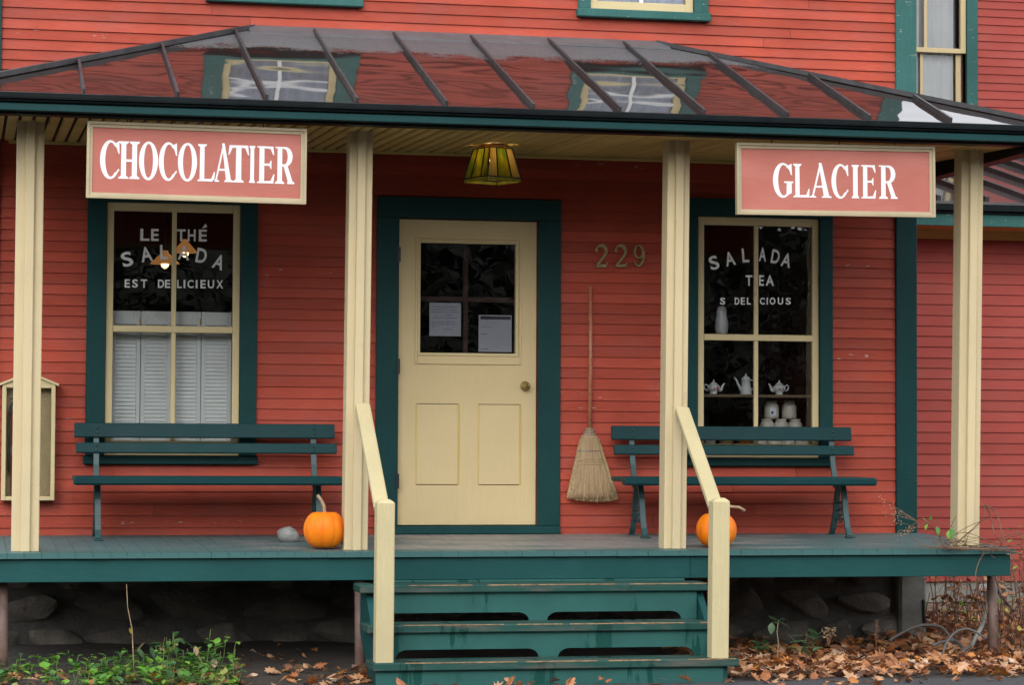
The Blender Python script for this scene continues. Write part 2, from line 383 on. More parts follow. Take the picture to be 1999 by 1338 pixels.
    def prism(s, poly, y0, y1, holes=()):      # polygon in XZ extruded along Y (front y0)
        loops = [list(poly)] + [list(h) for h in holes]
        flat = [p for l in loops for p in l]; n = len(flat)
        tris = tessellate_polygon([[Vector((p[0], p[1], 0)) for p in l] for l in loops])
        vs = [(p[0], y0, p[1]) for p in flat] + [(p[0], y1, p[1]) for p in flat]
        fs = []
        for t in tris:
            a, b, c = [Vector((flat[i][0], flat[i][1])) for i in t]
            ccw = (b.x-a.x)*(c.y-a.y)-(b.y-a.y)*(c.x-a.x) > 0
            f = tuple(t) if ccw else tuple(t)[::-1]
            fs.append(f); fs.append(tuple(i+n for i in f[::-1]))
        o = 0
        for l in loops:
            k = len(l)
            area = sum(l[i][0]*l[(i+1) % k][1]-l[(i+1) % k][0]*l[i][1] for i in range(k))
            hole = o > 0
            for i in range(k):
                a, b = o+i, o+(i+1) % k
                q = (a, a+n, b+n, b) if (area > 0) != hole else (a, b, b+n, a+n)
                fs.append(q)
            o += k
        return s.add(vs, fs)
    def build(s, name, mats, parent=None, smooth=False):
        me = bpy.data.meshes.new(name)
        me.from_pydata([tuple(v) for v in s.v], [], s.f)
        for m in ([mats] if isinstance(mats, str) else mats): me.materials.append(MATS[m])
        if any(s.mi): me.polygons.foreach_set('material_index', s.mi)
        if smooth or any(s.sm): me.polygons.foreach_set('use_smooth', [True]*len(s.f) if smooth else s.sm)
        me.update()
        o = bpy.data.objects.new(name, me); COL.objects.link(o)
        if parent:
            o.parent = parent
            L = ROOTLOC.get(parent.name)
            if L is not None: me.transform(Matrix.Translation(-L)); ROOTLOC[o.name] = L
        return o
ROOTLOC = {}
def thing(name, label, cat, loc=(0, 0, 0), group=None, local=False):
    o = bpy.data.objects.new(name, None); COL.objects.link(o); o.location = loc; o.empty_display_size = .1
    o['label'] = label; o['category'] = cat
    if group: o['group'] = group
    if not local: ROOTLOC[o.name] = Vector(loc)
    return o
def tag(o, label, cat, group=None, kind=None):
    o['label'] = label; o['category'] = cat
    if group: o['group'] = group
    if kind: o['kind'] = kind
    return o
def copy_tree(o, parent=None):
    c = o.copy(); COL.objects.link(c); c.parent = parent
    for ch in list(o.children): copy_tree(ch, c)
    return c
rnd = random.uniform

# ------------------------------------------------------------------ ground
def gz(x, y):
    z = -.775
    if y > -2.3: z += .075*min(1, (y+2.3)/2.3)*(1 if x < 1.5 else .25)
    if y > -2.25: z += .018*noise.noise(Vector((x*1.7, y*1.7, 0)))
    return z
xs = [-260, -120, -60, -30, -15, -8, -5]+[-3.5+.2*i for i in range(48)]+[7, 9, 14, 25, 50, 110, 260]
ys = [-260, -140, -80, -50, -30, -22, -15, -9, -5, -3.2, -2.6]+[-2.3+.16*i for i in range(30)]+[3.5, 6, 12, 25, 50, 110, 260]
mb = MB(); mb.smooth = True
mb.add([(x, y, gz(x, y)) for y in ys for x in xs], [(j*len(xs)+i, j*len(xs)+i+1, (j+1)*len(xs)+i+1, (j+1)*len(xs)+i) for j in range(len(ys)-1) for i in range(len(xs)-1)])
g = mb.build('ground', 'soil'); g['kind'] = 'structure'
mb = MB()
edge = [(-40+i*.5, -2.36+.05*noise.noise(Vector((i*.8, 3, 0)))+.02*math.sin(i*1.3)) for i in range(161)]
n = len(edge)
mb.add([(x, y, -.771) for x, y in edge]+[(x, -13.5, -.771) for x, y in edge], [(i, i+n, i+n+1, i+1) for i in range(n-1)])
g = mb.build('asphalt_drive', 'asphalt'); g['kind'] = 'structure'

# ------------------------------------------------------------------ main building
XL, XR = -2.70, 3.624
bld = thing('shop_building', 'red clapboard shop building with dark green trim behind the porch', 'building', (0, 0, -.77))
WT = 5.9
OP = dict(wl=(-1.927, -1.055, .516, 2.166), wr=(2.061, 2.933, .516, 2.166), door=(-.0035, .9455, .012, 2.1055),
          ul=(-1.165, -.395, 3.56, 5.25), ur=(1.30, 2.03, 3.56, 5.25))
mb = MB()      # sheathing with real openings
zc = sorted({-.14, WT} | {v for o in OP.values() for v in o[2:]}); 
for a, b in zip(zc, zc[1:]):
    cuts = sorted([(o[0], o[1]) for o in OP.values() if o[2] <= a+1e-6 and o[3] >= b-1e-6]); x = XL
    for c0, c1 in cuts: mb.box(x, c0, .0, .10, a, b); x = c1
    mb.box(x, XR, .0, .10, a, b)
wall = mb.build('front_wall', 'red_paint', bld)
MB().box(XL, XL+.1, .1, 8, -.14, WT).build('side_wall', 'red_paint', bld)
MB().box(XR-.1, XR, .1, 8, -.14, WT).build('side_wall', 'red_paint', bld)
MB().box(XL, XR, 8, 8.1, -.14, WT).build('back_wall', 'red_paint', bld)
mb = MB(); mb.add([(XL-.3, -.25, WT), (XR+.3, -.25, WT), (XR+.3, 8.4, WT), (XL-.3, 8.4, WT), (XL-.3, 4, WT+2), (XR+.3, 4, WT+2)],
                  [(0, 3, 2, 1), (0, 1, 5, 4), (2, 3, 4, 5), (0, 4, 3), (1, 2, 5)])
mb.build('roof', 'roof_seam', bld)
# interiors
mb = MB(); mb.box(XL+.1, XR-.1, 4.6, 4.7, -.1, 2.6).box(XL+.1, XR-.1, .1, 4.6, 2.56, 2.62).box(XL+.1, XR-.1, .1, 4.6, -.12, -.06)
mb.box(-.45, -.38, .1, 4.6, -.06, 2.56).box(1.5, 1.57, .1, 4.6, -.06, 2.56)
mb.build('interior_partition', 'dark_room', bld)
MB().box(XL+.1, XR-.1, 1.4, 1.5, 2.62, WT).build('upstairs_partition', 'dark_room', bld)
# clapboards
NAILS = MB()
def board(x0, x1, z0, ex, mat='red_paint', parent=None, y=0., mbx=None, t=.018):
    m = mbx or MB(); z1 = z0+ex+.018
    wb = rnd(-.0022, .0022); we = rnd(-.0022, .0022)
    m.hexa([(x0, y-t, z0+wb), (x1, y-t, z0+we), (x1, y, z0+we), (x0, y, z0+wb), (x0, y-.004, z1), (x1, y-.004, z1), (x1, y, z1), (x0, y, z1)])
    if mbx is None:
        xn = x0+rnd(.03, .3)
        while x1-xn > .02 and mat == 'red_paint':
            NAILS.box(xn-.0025, xn+.0025, y-t-.0006, y-t+.003, z0+.010, z0+.015); xn += rnd(.36, .46)
        return m.build('clapboard', 'red_peeling' if mat == 'red_paint' and random.random() < .07 else mat, parent)
CAS = [(-2.05, -.945, .46, 2.29), (1.95, 3.026, .46, 2.29), (-.153, 1.10, -.1, 2.245), (-1.29, -.27, 3.50, 5.4), (1.215, 2.13, 3.50, 5.4)]
def rows(z, zend, ex):
    out = []
    while z < zend:
        e = ex(z)+rnd(-.002, .002); out.append((z, e)); z += e
    return out
def lay(z, e, parent, mbx=None, xl=-2.61, xr=3.488):
    zm = z+e*.5; iv = [(xl, xr)]
    for c in CAS:
        if c[2]+.005 < zm < c[3]-.005:
            nv = []
            for a, b in iv:
                if c[0] > a and c[0] < b: nv.append((a, c[0]+.02))
                if c[1] < b and c[1] > a: nv.append((c[1]-.02, b))
                if c[1] <= a or c[0] >= b: nv.append((a, b))
            iv = nv
    for a, b in iv:
        cut = [a]
        if b-a > 3: cut += sorted((rnd(a+.5, (a+b)/2-.3), rnd((a+b)/2+.3, b-.5)))
        elif b-a > 1.6 and random.random() < .8: cut.append(rnd(a+.4, b-.4))
        elif b-a > 1.2 and random.random() < .3: cut.append(rnd(a+.3, b-.3))
        cut.append(b)
        for p, q in zip(cut, cut[1:]): board(p+(.001 if p != a else 0), q-(.001 if q != b else 0), z, e, parent=parent, mbx=mbx)
for z, e in rows(-.03, 2.50, lambda z: .079 if z < .75 else (.0745 if z < 1.3 else .070)): lay(z, e, wall)
hi = rows(2.66, WT-.06, lambda z: .0685)
for z, e in hi:
    if z < 3.95: lay(z, e, wall)
mb = MB()
for z, e in hi:
    if z >= 3.95: lay(z, e, None, mb)
o = mb.build('upper_clapboards', 'red_paint', wall); o['kind'] = 'stuff'
o = NAILS.build('nail_heads', 'rust_pipe', wall); o['kind'] = 'stuff'
# corner boards
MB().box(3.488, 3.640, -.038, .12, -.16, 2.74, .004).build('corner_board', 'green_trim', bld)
MB().box(3.488, 3.640, -.038, .12, 2.742, WT-.02, .004).build('corner_board', 'green_worn', bld)  # upper length is faded, its colour also lightened for the stronger light there
MB().box(-2.74, -2.61, -.038, .12, -.16, WT-.02, .004).build('corner_board', 'green_trim', bld)
# first-floor windows
FB = None
def window(cas, fr, meet_z, mx, name='window'):
    x0, x1, z0, z1 = fr; c0, c1, cz0, cz1 = cas
    mb = MB()
    mb.box(c0, x0, -.040, .06, z0, z1, .003).box(x1, c1, -.040, .06, z0, z1, .003).box(c0, c1, -.042, .06, z1+.001, cz1, .003)
    win = mb.build(name, 'green_trim', bld)
    MB().box(c0-.012, c1+.012, -.062, .06, cz0, z0-.004, .005).build('sill', 'green_trim', win)
    st = .048
    mb = MB(); mb.box(x0+.002, x0+st, -.014, .022, z0, z1-.002, .003).box(x1-st, x1-.002, -.014, .022, z0, z1-.002, .003)
    mb.box(x0+st, x1-st, -.013, .021, z1-.058, z1-.002, .003).box(x0+st, x1-st, -.013, .021, z0, z0+.095, .003)
    mb.box(x0+st, x1-st, -.018, .021, meet_z-.021, meet_z+.021, .003)
    mb.build('sash', 'cream', win)
    mb = MB(); mb.box(mx-.015, mx+.015, -.010, .018, z0+.095, meet_z-.021, .003).box(mx-.015, mx+.015, -.010, .018, meet_z+.021, z1-.058, .003)
    mb.build('muntin', 'cream', win)
    for a, b in ((x0+st, mx-.015), (mx+.015, x1-st)):
        for p, q in ((z0+.095, meet_z-.021), (meet_z+.021, z1-.058)):
            MB().box(a, b, .003, .006, p, q).build('pane', 'pane_glass', win)
    return win
mzL = px(335, 643.5, 0).z; mzR = px(1475, 660, 0).z
winL = window(CAS[0], OP['wl'], mzL, px(340, 500, 0).x)
winR = window(CAS[1], OP['wr'], mzR, px(1475.5, 550, 0).x)
winL['label'] = 'window with white louvred shutters inside'; winR['label'] = 'window with teapots and jars inside'
# upper windows
def upwindow(cas, fr):
    x0, x1, z0, z1 = fr; c0, c1, cz0, cz1 = cas
    mb = MB(); mb.box(c0, x0, -.040, .06, z0, z1, .003).box(x1, c1, -.040, .06, z0, z1, .003).box(c0, c1, -.042, .06, z1+.001, cz1, .003)
    win = mb.build('window', 'green_worn', bld)
    MB().box(c0-.012, c1+.012, -.066, .06, cz0, z0-.003, .006).build('sill', 'green_worn', win)
    mb = MB(); st = .055; mz = z0+.20; mx = (x0+x1)/2
    mb.box(x0+.002, x0+st, -.012, .03, z0, z1-.002, .003).box(x1-st, x1-.002, -.012, .03, z0, z1-.002, .003)
    mb.box(x0+st, x1-st, -.012, .03, z0, z0+.058, .003).box(x0+st, x1-st, -.012, .03, z1-.06, z1-.002, .003)
    mb.build('sash', 'cream_flat', win)
    mb = MB(); mb.box(mx-.013, mx+.013, .002, .026, z0+.058, z1-.06).box(x0+st, mx-.013, .002, .026, mz-.014, mz+.014).box(mx+.013, x1-st, .002, .026, mz-.014, mz+.014)
    mb.build('muntin', 'sign_white', win)
    for a, b in ((x0+st, mx-.013), (mx+.013, x1-st)):
        for p, q in ((z0+.058, mz-.014), (mz+.014, z1-.06)): MB().box(a, b, .012, .015, p, q).build('pane', 'upper_glass', win)
    mb = MB()
    k = 40; vs = []
    for i in range(k+1):
        x = x0+st-.03+(x1-x0-2*st+.06)*i/k; y = .09+.014*math.sin(i*1.1)
        vs += [(x, y, z0+.02), (x, y, z1-.05)]
    mb.add(vs, [(2*i, 2*i+2, 2*i+3, 2*i+1) for i in range(k)]); mb.build('curtain', 'lace_sky_tint', win)
upwindow(CAS[3], OP['ul']); upwindow(CAS[4], OP['ur'])
# lettering on glass, from the built-in font
_fc = {}
def font_mesh(ch):
    if ch not in _fc:
        cu = bpy.data.curves.new('t', 'FONT'); cu.body = ch; cu.offset = .022; cu.resolution_u = 4; cu.extrude = .0
        ob = bpy.data.objects.new('t', cu); COL.objects.link(ob)
        bpy.context.view_layer.update()
        me = bpy.data.meshes.new_from_object(ob.evaluated_get(bpy.context.evaluated_depsgraph_get()))
        v = [p.co.copy() for p in me.vertices]; f = [tuple(p.vertices) for p in me.polygons]
        bpy.data.objects.remove(ob); bpy.data.curves.remove(cu); bpy.data.meshes.remove(me)
        ax = min(p.x for p in v); bx = max(p.x for p in v); ay = min(p.y for p in v); by = max(p.y for p in v)
        v = [((p.x-ax)/(bx-ax)-.5, (p.y-ay)/(by-ay)-.5) for p in v]; _fc[ch] = (v, f)
    return _fc[ch]
def letter(ch, cx, cy, wpx, hpx, rot, Y, parent, mat='window_letter'):
    v, f = font_mesh(ch); c = px(cx, cy, Y); k = 1/299.0
    W = wpx*k; H = hpx*k; a = R(rot); m = MB()
    def tr(p, y): 
        x, z = p[0]*W, p[1]*H
        return (c.x+x*math.cos(a)-z*math.sin(a), y, c.z+x*math.sin(a)+z*math.cos(a))
    n = len(v); m.add([tr(p, Y) for p in v], f)
    m.build('letter', mat, parent)
def zl(x0, x1, y0, y1, ox=0, oy=400, k=2.847): return ((x0+x1)/2/k+ox, (y0+y1)/2/k+oy, (x1-x0)/k, (y1-y0)/k)
YL = .0015
for ch, a, b in (('L', 780, 830), ('E', 840, 882), ('T', 982, 1032), ('H', 1044, 1087), ('E', 1105, 1150)):
    letter(ch, *zl(a, b, 133+(a-780)*.012, 200+(a-780)*.012), 0, YL, winL)
mb = MB(); p = [px(1122/2.847, 400+132/2.847, YL), px(1152/2.847, 400+122/2.847, YL), px(1143/2.847, 400+104/2.847, YL), px(1132/2.847, 400+118/2.847, YL)]
mb.add(p, [(0, 1, 2, 3)]); mb.build('letter', 'window_letter', winL)
for ch, x, y, wd, r_ in (('S', 706, 302, 60, 16), ('A', 813, 275, 64, 10), ('L', 912, 263, 44, 2), ('A', 1022, 266, 62, -4), ('D', 1120, 283, 58, -10), ('A', 1217, 318, 60, -18)):
    letter(ch, x/2.847, 400+y/2.847, wd/2.847, 82/2.847, r_, YL, winL)
for ch, a, b in (('E', 693, 722), ('S', 735, 766), ('T', 783, 818), ('D', 878, 912), ('E', 917, 946), ('L', 984, 1010), ('I', 1020, 1030), ('C', 1042, 1076), ('I', 1088, 1098), ('E', 1114, 1144), ('U', 1155, 1190), ('X', 1203, 1240)):
    letter(ch, *zl(a, b, 414+(a-693)*.01, 460+(a-693)*.01), 0, YL, winL)
for ch, x, y, wd, r_ in (('S', 270, 322, 56, 18), ('A', 358, 300, 62, 13), ('L', 445, 281, 42, 5), ('A', 540, 276, 44, -2), ('D', 612, 288, 50, -10), ('A', 673, 308, 60, -14)):
    letter(ch, 1299+x/2.847, 400+y/2.847, wd/2.847, 82/2.847, r_, YL, winR)
for ch, a, b in (('T', 444, 486), ('E', 519, 549), ('A', 555, 606)):
    letter(ch, *zl(a, b, 390, 452, 1299), 0, YL, winR)
for ch, a, b in (('S', 303, 334), ('D', 384, 412), ('E', 418, 443), ('L', 452, 476), ('I', 497, 506), ('C', 524, 553), ('I', 562, 570), ('O', 578, 613), ('U', 623, 656), ('S', 667, 699)):
    letter(ch, *zl(a, b, 515, 556, 1299), 0, YL, winR)

# door
mb = MB(); c0, c1 = -.153, 1.10
mb.box(c0, -.004, -.040, .10, .056, 2.105, .003).box(.946, c1, -.040, .10, .056, 2.105, .003).box(c0, c1, -.042, .10, 2.106, 2.245, .003)
cas_o = mb.build('door_casing', 'green_trim', bld)
MB().box(c0, c1, -.062, .10, .0, .055, .006).build('threshold', 'green_trim', cas_o)
def dz(y): return px(900, y, .02).z
def dx_(x, y=600): return px(x, y, .02).x
gx0, gx1, gz0, gz1 = .146, .796, px(900, 690, .02).z, px(900, 476, .02).z
pz0, pz1 = px(900, 948, .02).z, px(900, 789, .02).z
Y0, Y1 = .004, .046
P1 = (.118, .418); P2 = (.540, .840)
mb = MB(); top = 2.098; bot = .062
mb.box(0, gx0, Y0, Y1, gz0, gz1).box(gx1, .940, Y0, Y1, gz0, gz1).box(0, .940, Y0, Y1, gz1, top).box(0, .940, Y0, Y1, pz1, gz0)
mb.box(0, P1[0], Y0, Y1, pz0, pz1).box(P1[1], P2[0], Y0, Y1, pz0, pz1).box(P2[1], .940, Y0, Y1, pz0, pz1).box(0, .940, Y0, Y1, bot, pz0)
door = mb.build('door', 'cream_door', bld)
for a, b in (P1, P2):
    MB().box(a+.010, b-.010, Y0+.003, Y1-.004, pz0+.004, pz1-.004, .004).build('door_panel', 'cream_door', door)
    for x in (a+.001, b-.010): MB().box(x, x+.009, Y0+.006, Y1-.004, pz0, pz1).build('panel_molding', 'cream_soffit', door)
ox0, ox1, oz0, oz1 = .112, .838, px(900, 712, .0).z, px(900, 463, .0).z
mb = MB(); t = .016
mb.box(ox0, ox0+t, -.004, Y0-.0005, oz0, oz1, .003).box(ox1-t, ox1, -.004, Y0-.0005, oz0, oz1, .003).box(ox0+t, ox1-t, -.004, Y0-.0005, oz1-t, oz1, .003).box(ox0+t, ox1-t, -.006, Y0-.0005, oz0, oz0+.055, .003)
mb.build('storm_frame', 'cream_door', door)
mb = MB(); t = .020
mb.box(gx0-t, gx0, -.010, Y0-.0005, gz0-t, gz1+t, .003).box(gx1, gx1+t, -.010, Y0-.0005, gz0-t, gz1+t, .003).box(gx0, gx1, -.010, Y0-.0005, gz1, gz1+t, .003).box(gx0, gx1, -.010, Y0-.0005, gz0-t, gz0, .003)
mb.build('glass_bead', 'cream_flat', door)
MB().box(gx0, gx1, .020, .024, gz0, gz1).build('pane', 'door_glass', door)
kc = px(1027, 754, -.03)
mb = MB(); mb.smooth = True
def ylathe(mb, prof, c, n=20):
    vs = [(c[0]+r*math.cos(2*math.pi*k/n), c[1]+y, c[2]+r*math.sin(2*math.pi*k/n)) for r, y in prof for k in range(n)]
    mb.add(vs, [(i*n+k, i*n+(k+1) % n, (i+1)*n+(k+1) % n, (i+1)*n+k) for i in range(len(prof)-1) for k in range(n)]+[tuple(range(n)), tuple((len(prof)-1)*n+k for k in range(n-1, -1, -1))])
ylathe(mb, [(.004, -.058), (.016, -.056), (.025, -.046), (.027, -.034), (.020, -.022), (.011, -.014), (.011, -.006), (.030, -.005), (.033, .0), (.033, .003)], (kc.x, 0, kc.z))
mb.build('door_knob', 'brass', door)
for yy in (498, 716, 940):
    z = px(778, yy, 0).z; MB().box(-.016, .004, -.049, -.041, z-.05, z+.05).build('hinge', 'black_metal', door)
mb = MB(); xm = px(908, 600, .14).x; zm = px(905, 585, .14).z
mb.box(xm-.016, xm+.016, .12, .15, gz0-.1, gz1+.1).box(gx0-.1, xm-.016, .12, .15, zm-.016, zm+.016).box(xm+.016, gx1+.15, .12, .15, zm-.016, zm+.016)
mb.build('inner_muntin', 'dark_wood', door)
# foundation of fieldstone
fnd = MB().box(XL+.02, XR-.02, .03, .3, -1.0, -.141).build('foundation', 'mortar', bld)
def stone_mesh(seed):
    import bmesh
    bm = bmesh.new(); bmesh.ops.create_icosphere(bm, subdivisions=3, radius=1)
    for v in bm.verts:
        d = v.co.normalized(); m = max(abs(d.x), abs(d.y), abs(d.z)); q = d.lerp(d/m*.86, .6)
        v.co = q*(1+.22*noise.noise(d*1.5+Vector((seed*7.3, 0, 0)))+.10*noise.noise(d*4+Vector((seed*3.1, 0, 0))))
    rs = random.Random(seed*17+3)
    for k in range(9):      # broken flat faces
        nn = Vector((rs.uniform(-1, 1), rs.uniform(-1.4, .2), rs.uniform(-1, 1))).normalized(); dd = rs.uniform(.55, .82)
        for v in bm.verts:
            e = v.co.dot(nn)-dd
            if e > 0: v.co -= nn*e*.92
    me = bpy.data.meshes.new('stone'); bm.to_mesh(me); bm.free()
    me.materials.append(MATS['fieldstone']); return me
SM = [stone_mesh(i) for i in range(7)]
z = -.93
while z < -.17:
    h = rnd(.13, .24); x = XL+rnd(.0, .2)
    while x < XR-.25:
        wd = rnd(.16, .62)
        o = bpy.data.objects.new('stone', random.choice(SM)); COL.objects.link(o); o.parent = fnd
        o.location = (x+wd/2, rnd(.02, .05), z+h/2+.77+rnd(-.03, .03)); o.scale = (wd*rnd(.48, .56), .085, h*rnd(.48, .60)); o.rotation_euler = (0, rnd(-.2, .2), 0)
        x += wd+rnd(.015, .035)
    z += h+.02
MB().box(3.50, 3.70, -.06, .28, -1.0, -.165, .02).build('corner_pier', 'concrete', bld)

# ------------------------------------------------------------------ wing (one-storey extension with the upper wall behind it)
WY, WU = 1.7, 5.2
wing = thing('wing_building', 'red clapboard wing with low seamed metal roof set back at the right', 'building', (5, WY, -.8))
wz0 = px(1815, 1136, WY).z
wl = MB().box(3.7, 9.5, WY, WY+.1, wz0, 2.46).build('lower_wall', 'red_paint_wing', wing)
for z, e in rows(wz0, 2.36, lambda z: .0815):
    board(3.70, 9.4, z, e, 'red_paint_wing', wl, WY)
wx = [px(x, 97, WU).x for x in (1735, 1884.5, 1906)]        # hidden left edge, right frame edge, casing edge
wzb = 3.05; wzt = 5.9
ul = MB().box(3.7, wx[0]-.30, WU, WU+.1, 2.6, 6.5).box(wx[1], 9.5, WU, WU+.1, 2.6, 6.5).box(wx[0]-.30, wx[1], WU, WU+.1, 2.6, wzb).box(wx[0]-.30, wx[1], WU, WU+.1, wzt, 6.5).build('upper_wall', 'red_paint_wing', wing)
for z, e in rows(3.35, 6.4, lambda z: .0762):
    if z < 4.6: board(wx[2]-.01, 9.4, z, e, 'red_paint_wing', ul, WU)
mb = MB()
for z, e in rows(3.35, 6.4, lambda z: .0762):
    if z >= 4.6: board(wx[2]-.01 if z < wzt+.08 else 3.72, 9.4, z, e, 'red_paint_wing', None, WU, mb)
o = mb.build('upper_clapboards', 'red_paint_wing', ul); o['kind'] = 'stuff'
mb = MB(); mb.box(wx[1], wx[2], WU-.04, WU+.06, wzb, wzt+.1, .003).box(wx[0]-.45, wx[0]-.30, WU-.04, WU+.06, wzb, wzt+.1, .003).box(wx[0]-.30, wx[1], WU-.04, WU+.06, wzt, wzt+.12, .003)
uw = mb.build('window', 'green_worn', wing)
mz = px(1830, 98.5, WU).z; mm = px(1806, 50, WU).x; fx = wx[1]
mb = MB(); mb.box(fx-.055, fx-.002, WU-.02, WU+.02, mz-.02, wzt, .003).box(wx[0]-.3, fx-.055, WU-.02, WU+.02, mz-.022, mz+.022, .003).box(fx-.085, fx-.035, WU+.022, WU+.05, wzb, mz-.022, .003)
mb.box(mm-.014, mm+.014, WU-.01, WU+.02, mz+.022, wzt).box(mm-.04, mm-.014, WU+.022, WU+.05, wzb, mz-.022)
mb.build('sash', 'cream', uw)
MB().box(wx[0]-.3, fx-.01, WU+.055, WU+.058, wzb, wzt).build('pane', 'pane_glass', uw)
k = 30; vs = []
xa, xb = px(1791, 50, WU).x, px(1868, 50, WU).x
for i in range(k+1):
    x = xa+(xb-xa)*i/k; y = WU+.085+.008*math.sin(i*.9); vs += [(x, y, wzb), (x, y, wzt)]
MB().add(vs, [(2*i, 2*i+2, 2*i+3, 2*i+1) for i in range(k)]).build('curtain', 'curtain', uw)
MB().box(wx[0]-.3, fx, WU+.101, WU+.11, wzb, wzt).build('window_backing', 'dark_room', uw)
# low metal roof of the wing
EY, EZ = 1.15, px(1990, 396, 1.15).z; RS = math.tan(R(13.6)); TZ = EZ+(WU-EY)*RS
roofw = MB().add([(3.7, EY, EZ), (9.8, EY, EZ), (9.8, WU, TZ), (3.7, WU, TZ), (3.7, EY, EZ-.02), (9.8, EY, EZ-.02), (9.8, WU, TZ-.02), (3.7, WU, TZ-.02)],
                 [(0, 1, 2, 3), (4, 7, 6, 5), (0, 4, 5, 1), (0, 3, 7, 4), (1, 5, 6, 2)]).build('roof', 'wing_roof', wing)
x = 3.9
while x < 9.6:
    MB().beam((x, EY+.02, EZ+.022), (x, WU-.02, TZ+.022), .03, .04).build('seam', 'roof_seam', roofw); x += .385
mb = MB(); e0 = EZ-.025
mb.box(3.7, 9.8, EY-.03, EY+.05, e0-.045, e0).box(3.7, 9.8, EY+.01, EY+.05, e0-.065, e0-.046)
mb.build('gutter', 'gutter_dark', wing)
MB().box(3.7, 9.8, EY+.03, EY+.07, e0-.155, e0-.066).build('fascia', 'green_worn', wing)
MB().box(3.7, 9.8, EY+.071, WY-.002, e0-.15, e0-.13).build('soffit', 'cream_soffit', wing)
MB().box(3.7, 9.5, WY-.03, WY-.0, e0-.215, e0-.151).build('frieze_board', 'cream_soffit', wing)
# wing foundation: concrete band, old bricks, white vent
fz = wz0-.004; fb = px(1850, 1177, WY).z
wf = MB().box(3.7, 9.5, WY+.01, WY+.3, fb, fz).build('foundation', 'concrete', wing)
MB().box(3.7, 9.5, WY+.06, WY+.3, -1.1, fb-.001).build('footing', 'mortar', wing)
z = fb-.075
while z > -.98:
    x = 3.75+rnd(0, .15)
    while x < 6.4:
        L = rnd(.17, .24)
        if random.random() < .8: MB().box(x, x+L, WY+.02+rnd(-.02, .03), WY+.08, z+rnd(0, .008), z+.066, .006).build('brick', 'old_brick', wf)
        x += L+.014
    z -= .078
vc = px(1922, 1157, WY-.03); mb = MB(); mb.smooth = True
ylathe(mb, [(.03, -.07), (.05, -.065), (.055, -.05), (.045, -.02), (.06, .0), (.06, .03)], vc); mb.build('vent', 'vent_white', wing)

# ------------------------------------------------------------------ porch
porch = thing('porch', 'front porch with green deck, cream posts and hipped dark metal roof', 'porch', (.3, -.9, -.77))
DF = -.042
def dzf(y): return DF*(-y)/1.66
deck = MB().box(-3.0, 3.60, -1.55, -.02, -.16, -.085).build('deck', 'green_rim', porch)
x = -3.05
while x < 3.655:
    wd = min(.098, 3.66-x); y0 = -1.665+rnd(-.004, .004)
    MB().hexa([(x+.0002, y0, dzf(y0)-.032), (x+wd-.0002, y0, dzf(y0)-.032), (x+wd-.001, -.022, -.034), (x+.001, -.022, -.034),
               (x+.001, y0, dzf(y0)+rnd(-.0005, .0005)), (x+wd-.001, y0, dzf(y0)+rnd(-.0005, .0005)), (x+wd-.001, -.022, rnd(-.001, .001)), (x+.001, -.022, 0)]).build('deck_board', 'deck_paint', deck)
    x += .0982
xj = px(1347, 1110, -1.63).x; xj0 = px(735, 1110, -1.63).x
for a, b, dy in ((-3.02, xj0, 0), (xj0+.002, xj-.002, .003), (xj, 3.64, 0)):
    MB().box(a, b, -1.635-dy, -1.595, -.212, -.079, .003).build('rim_board', 'green_rim', porch)
MB().box(3.60, 3.64, -1.594, -.03, -.212, -.079).build('rim_board', 'green_rim', porch)
MB().box(-3.02, -2.98, -1.594, -.03, -.212, -.079).build('rim_board', 'green_rim', porch)
for x in (-2.4, -1.4, -.4, .6, 1.6, 2.6): MB().box(x, x+.04, -1.59, -.03, -.21, -.161).build('joist', 'dark_wood', porch)
# posts with a raised batten on the front
PY = -1.44
for (bx, by), (tx, ty), wpx in (((49, 1077), (61, 212), .158), ((695.5, 1068), (706.5, 243), .142), ((1319, 1068), (1327, 265), .142), ((1892, 1070), (1900.5, 272), .148)):
    X0 = px(bx, by, PY-.07).x; X1 = px(tx, ty, PY-.07).x; z0 = dzf(PY); z1 = 2.495; h = wpx/2
    def col(xa, xb, ya, yb, c=.004):
        m = MB().box(xa, xb, ya, yb, 0, 1, 0)
        # chamfered column leaning with the post
        q = [(xa+c, ya), (xb-c, ya), (xb, ya+c), (xb, yb-c), (xb-c, yb), (xa+c, yb), (xa, yb-c), (xa, ya+c)]
        m = MB(); vs = [(X0+p[0], p[1], z0) for p in q]+[(X1+p[0], p[1], z1) for p in q]
        m.add(vs, [(i, (i+1) % 8, 8+(i+1) % 8, 8+i) for i in range(8)]+[tuple(range(7, -1, -1)), tuple(range(8, 16))]); return m
    post = col(-h, h, PY-.058, PY+.07).build('post', 'cream_post', porch)
    col(-.026, .026, PY-.092, PY-.0585).build('batten', 'cream_post', post)
# support pipes under the deck
for X, Y in ((px(4, 1200, -1.45).x, -1.45), (px(701, 1230, -1.75).x, -1.56), (px(1937, 1200, -1.3).x, -1.3)):
    if Y == -1.56: X = px(702, 1230, Y).x
    g0 = gz(X, Y)-.1
    mb = MB(); mb.smooth = True; mb.tube([(X+.008, Y, g0), (X, Y, -.213)], [.034, .033], 12); mb.tube([(X, Y, g0), (X, Y, g0+.13)], .046, 12)
    mb.build('support_pipe', 'rust_pipe', porch)
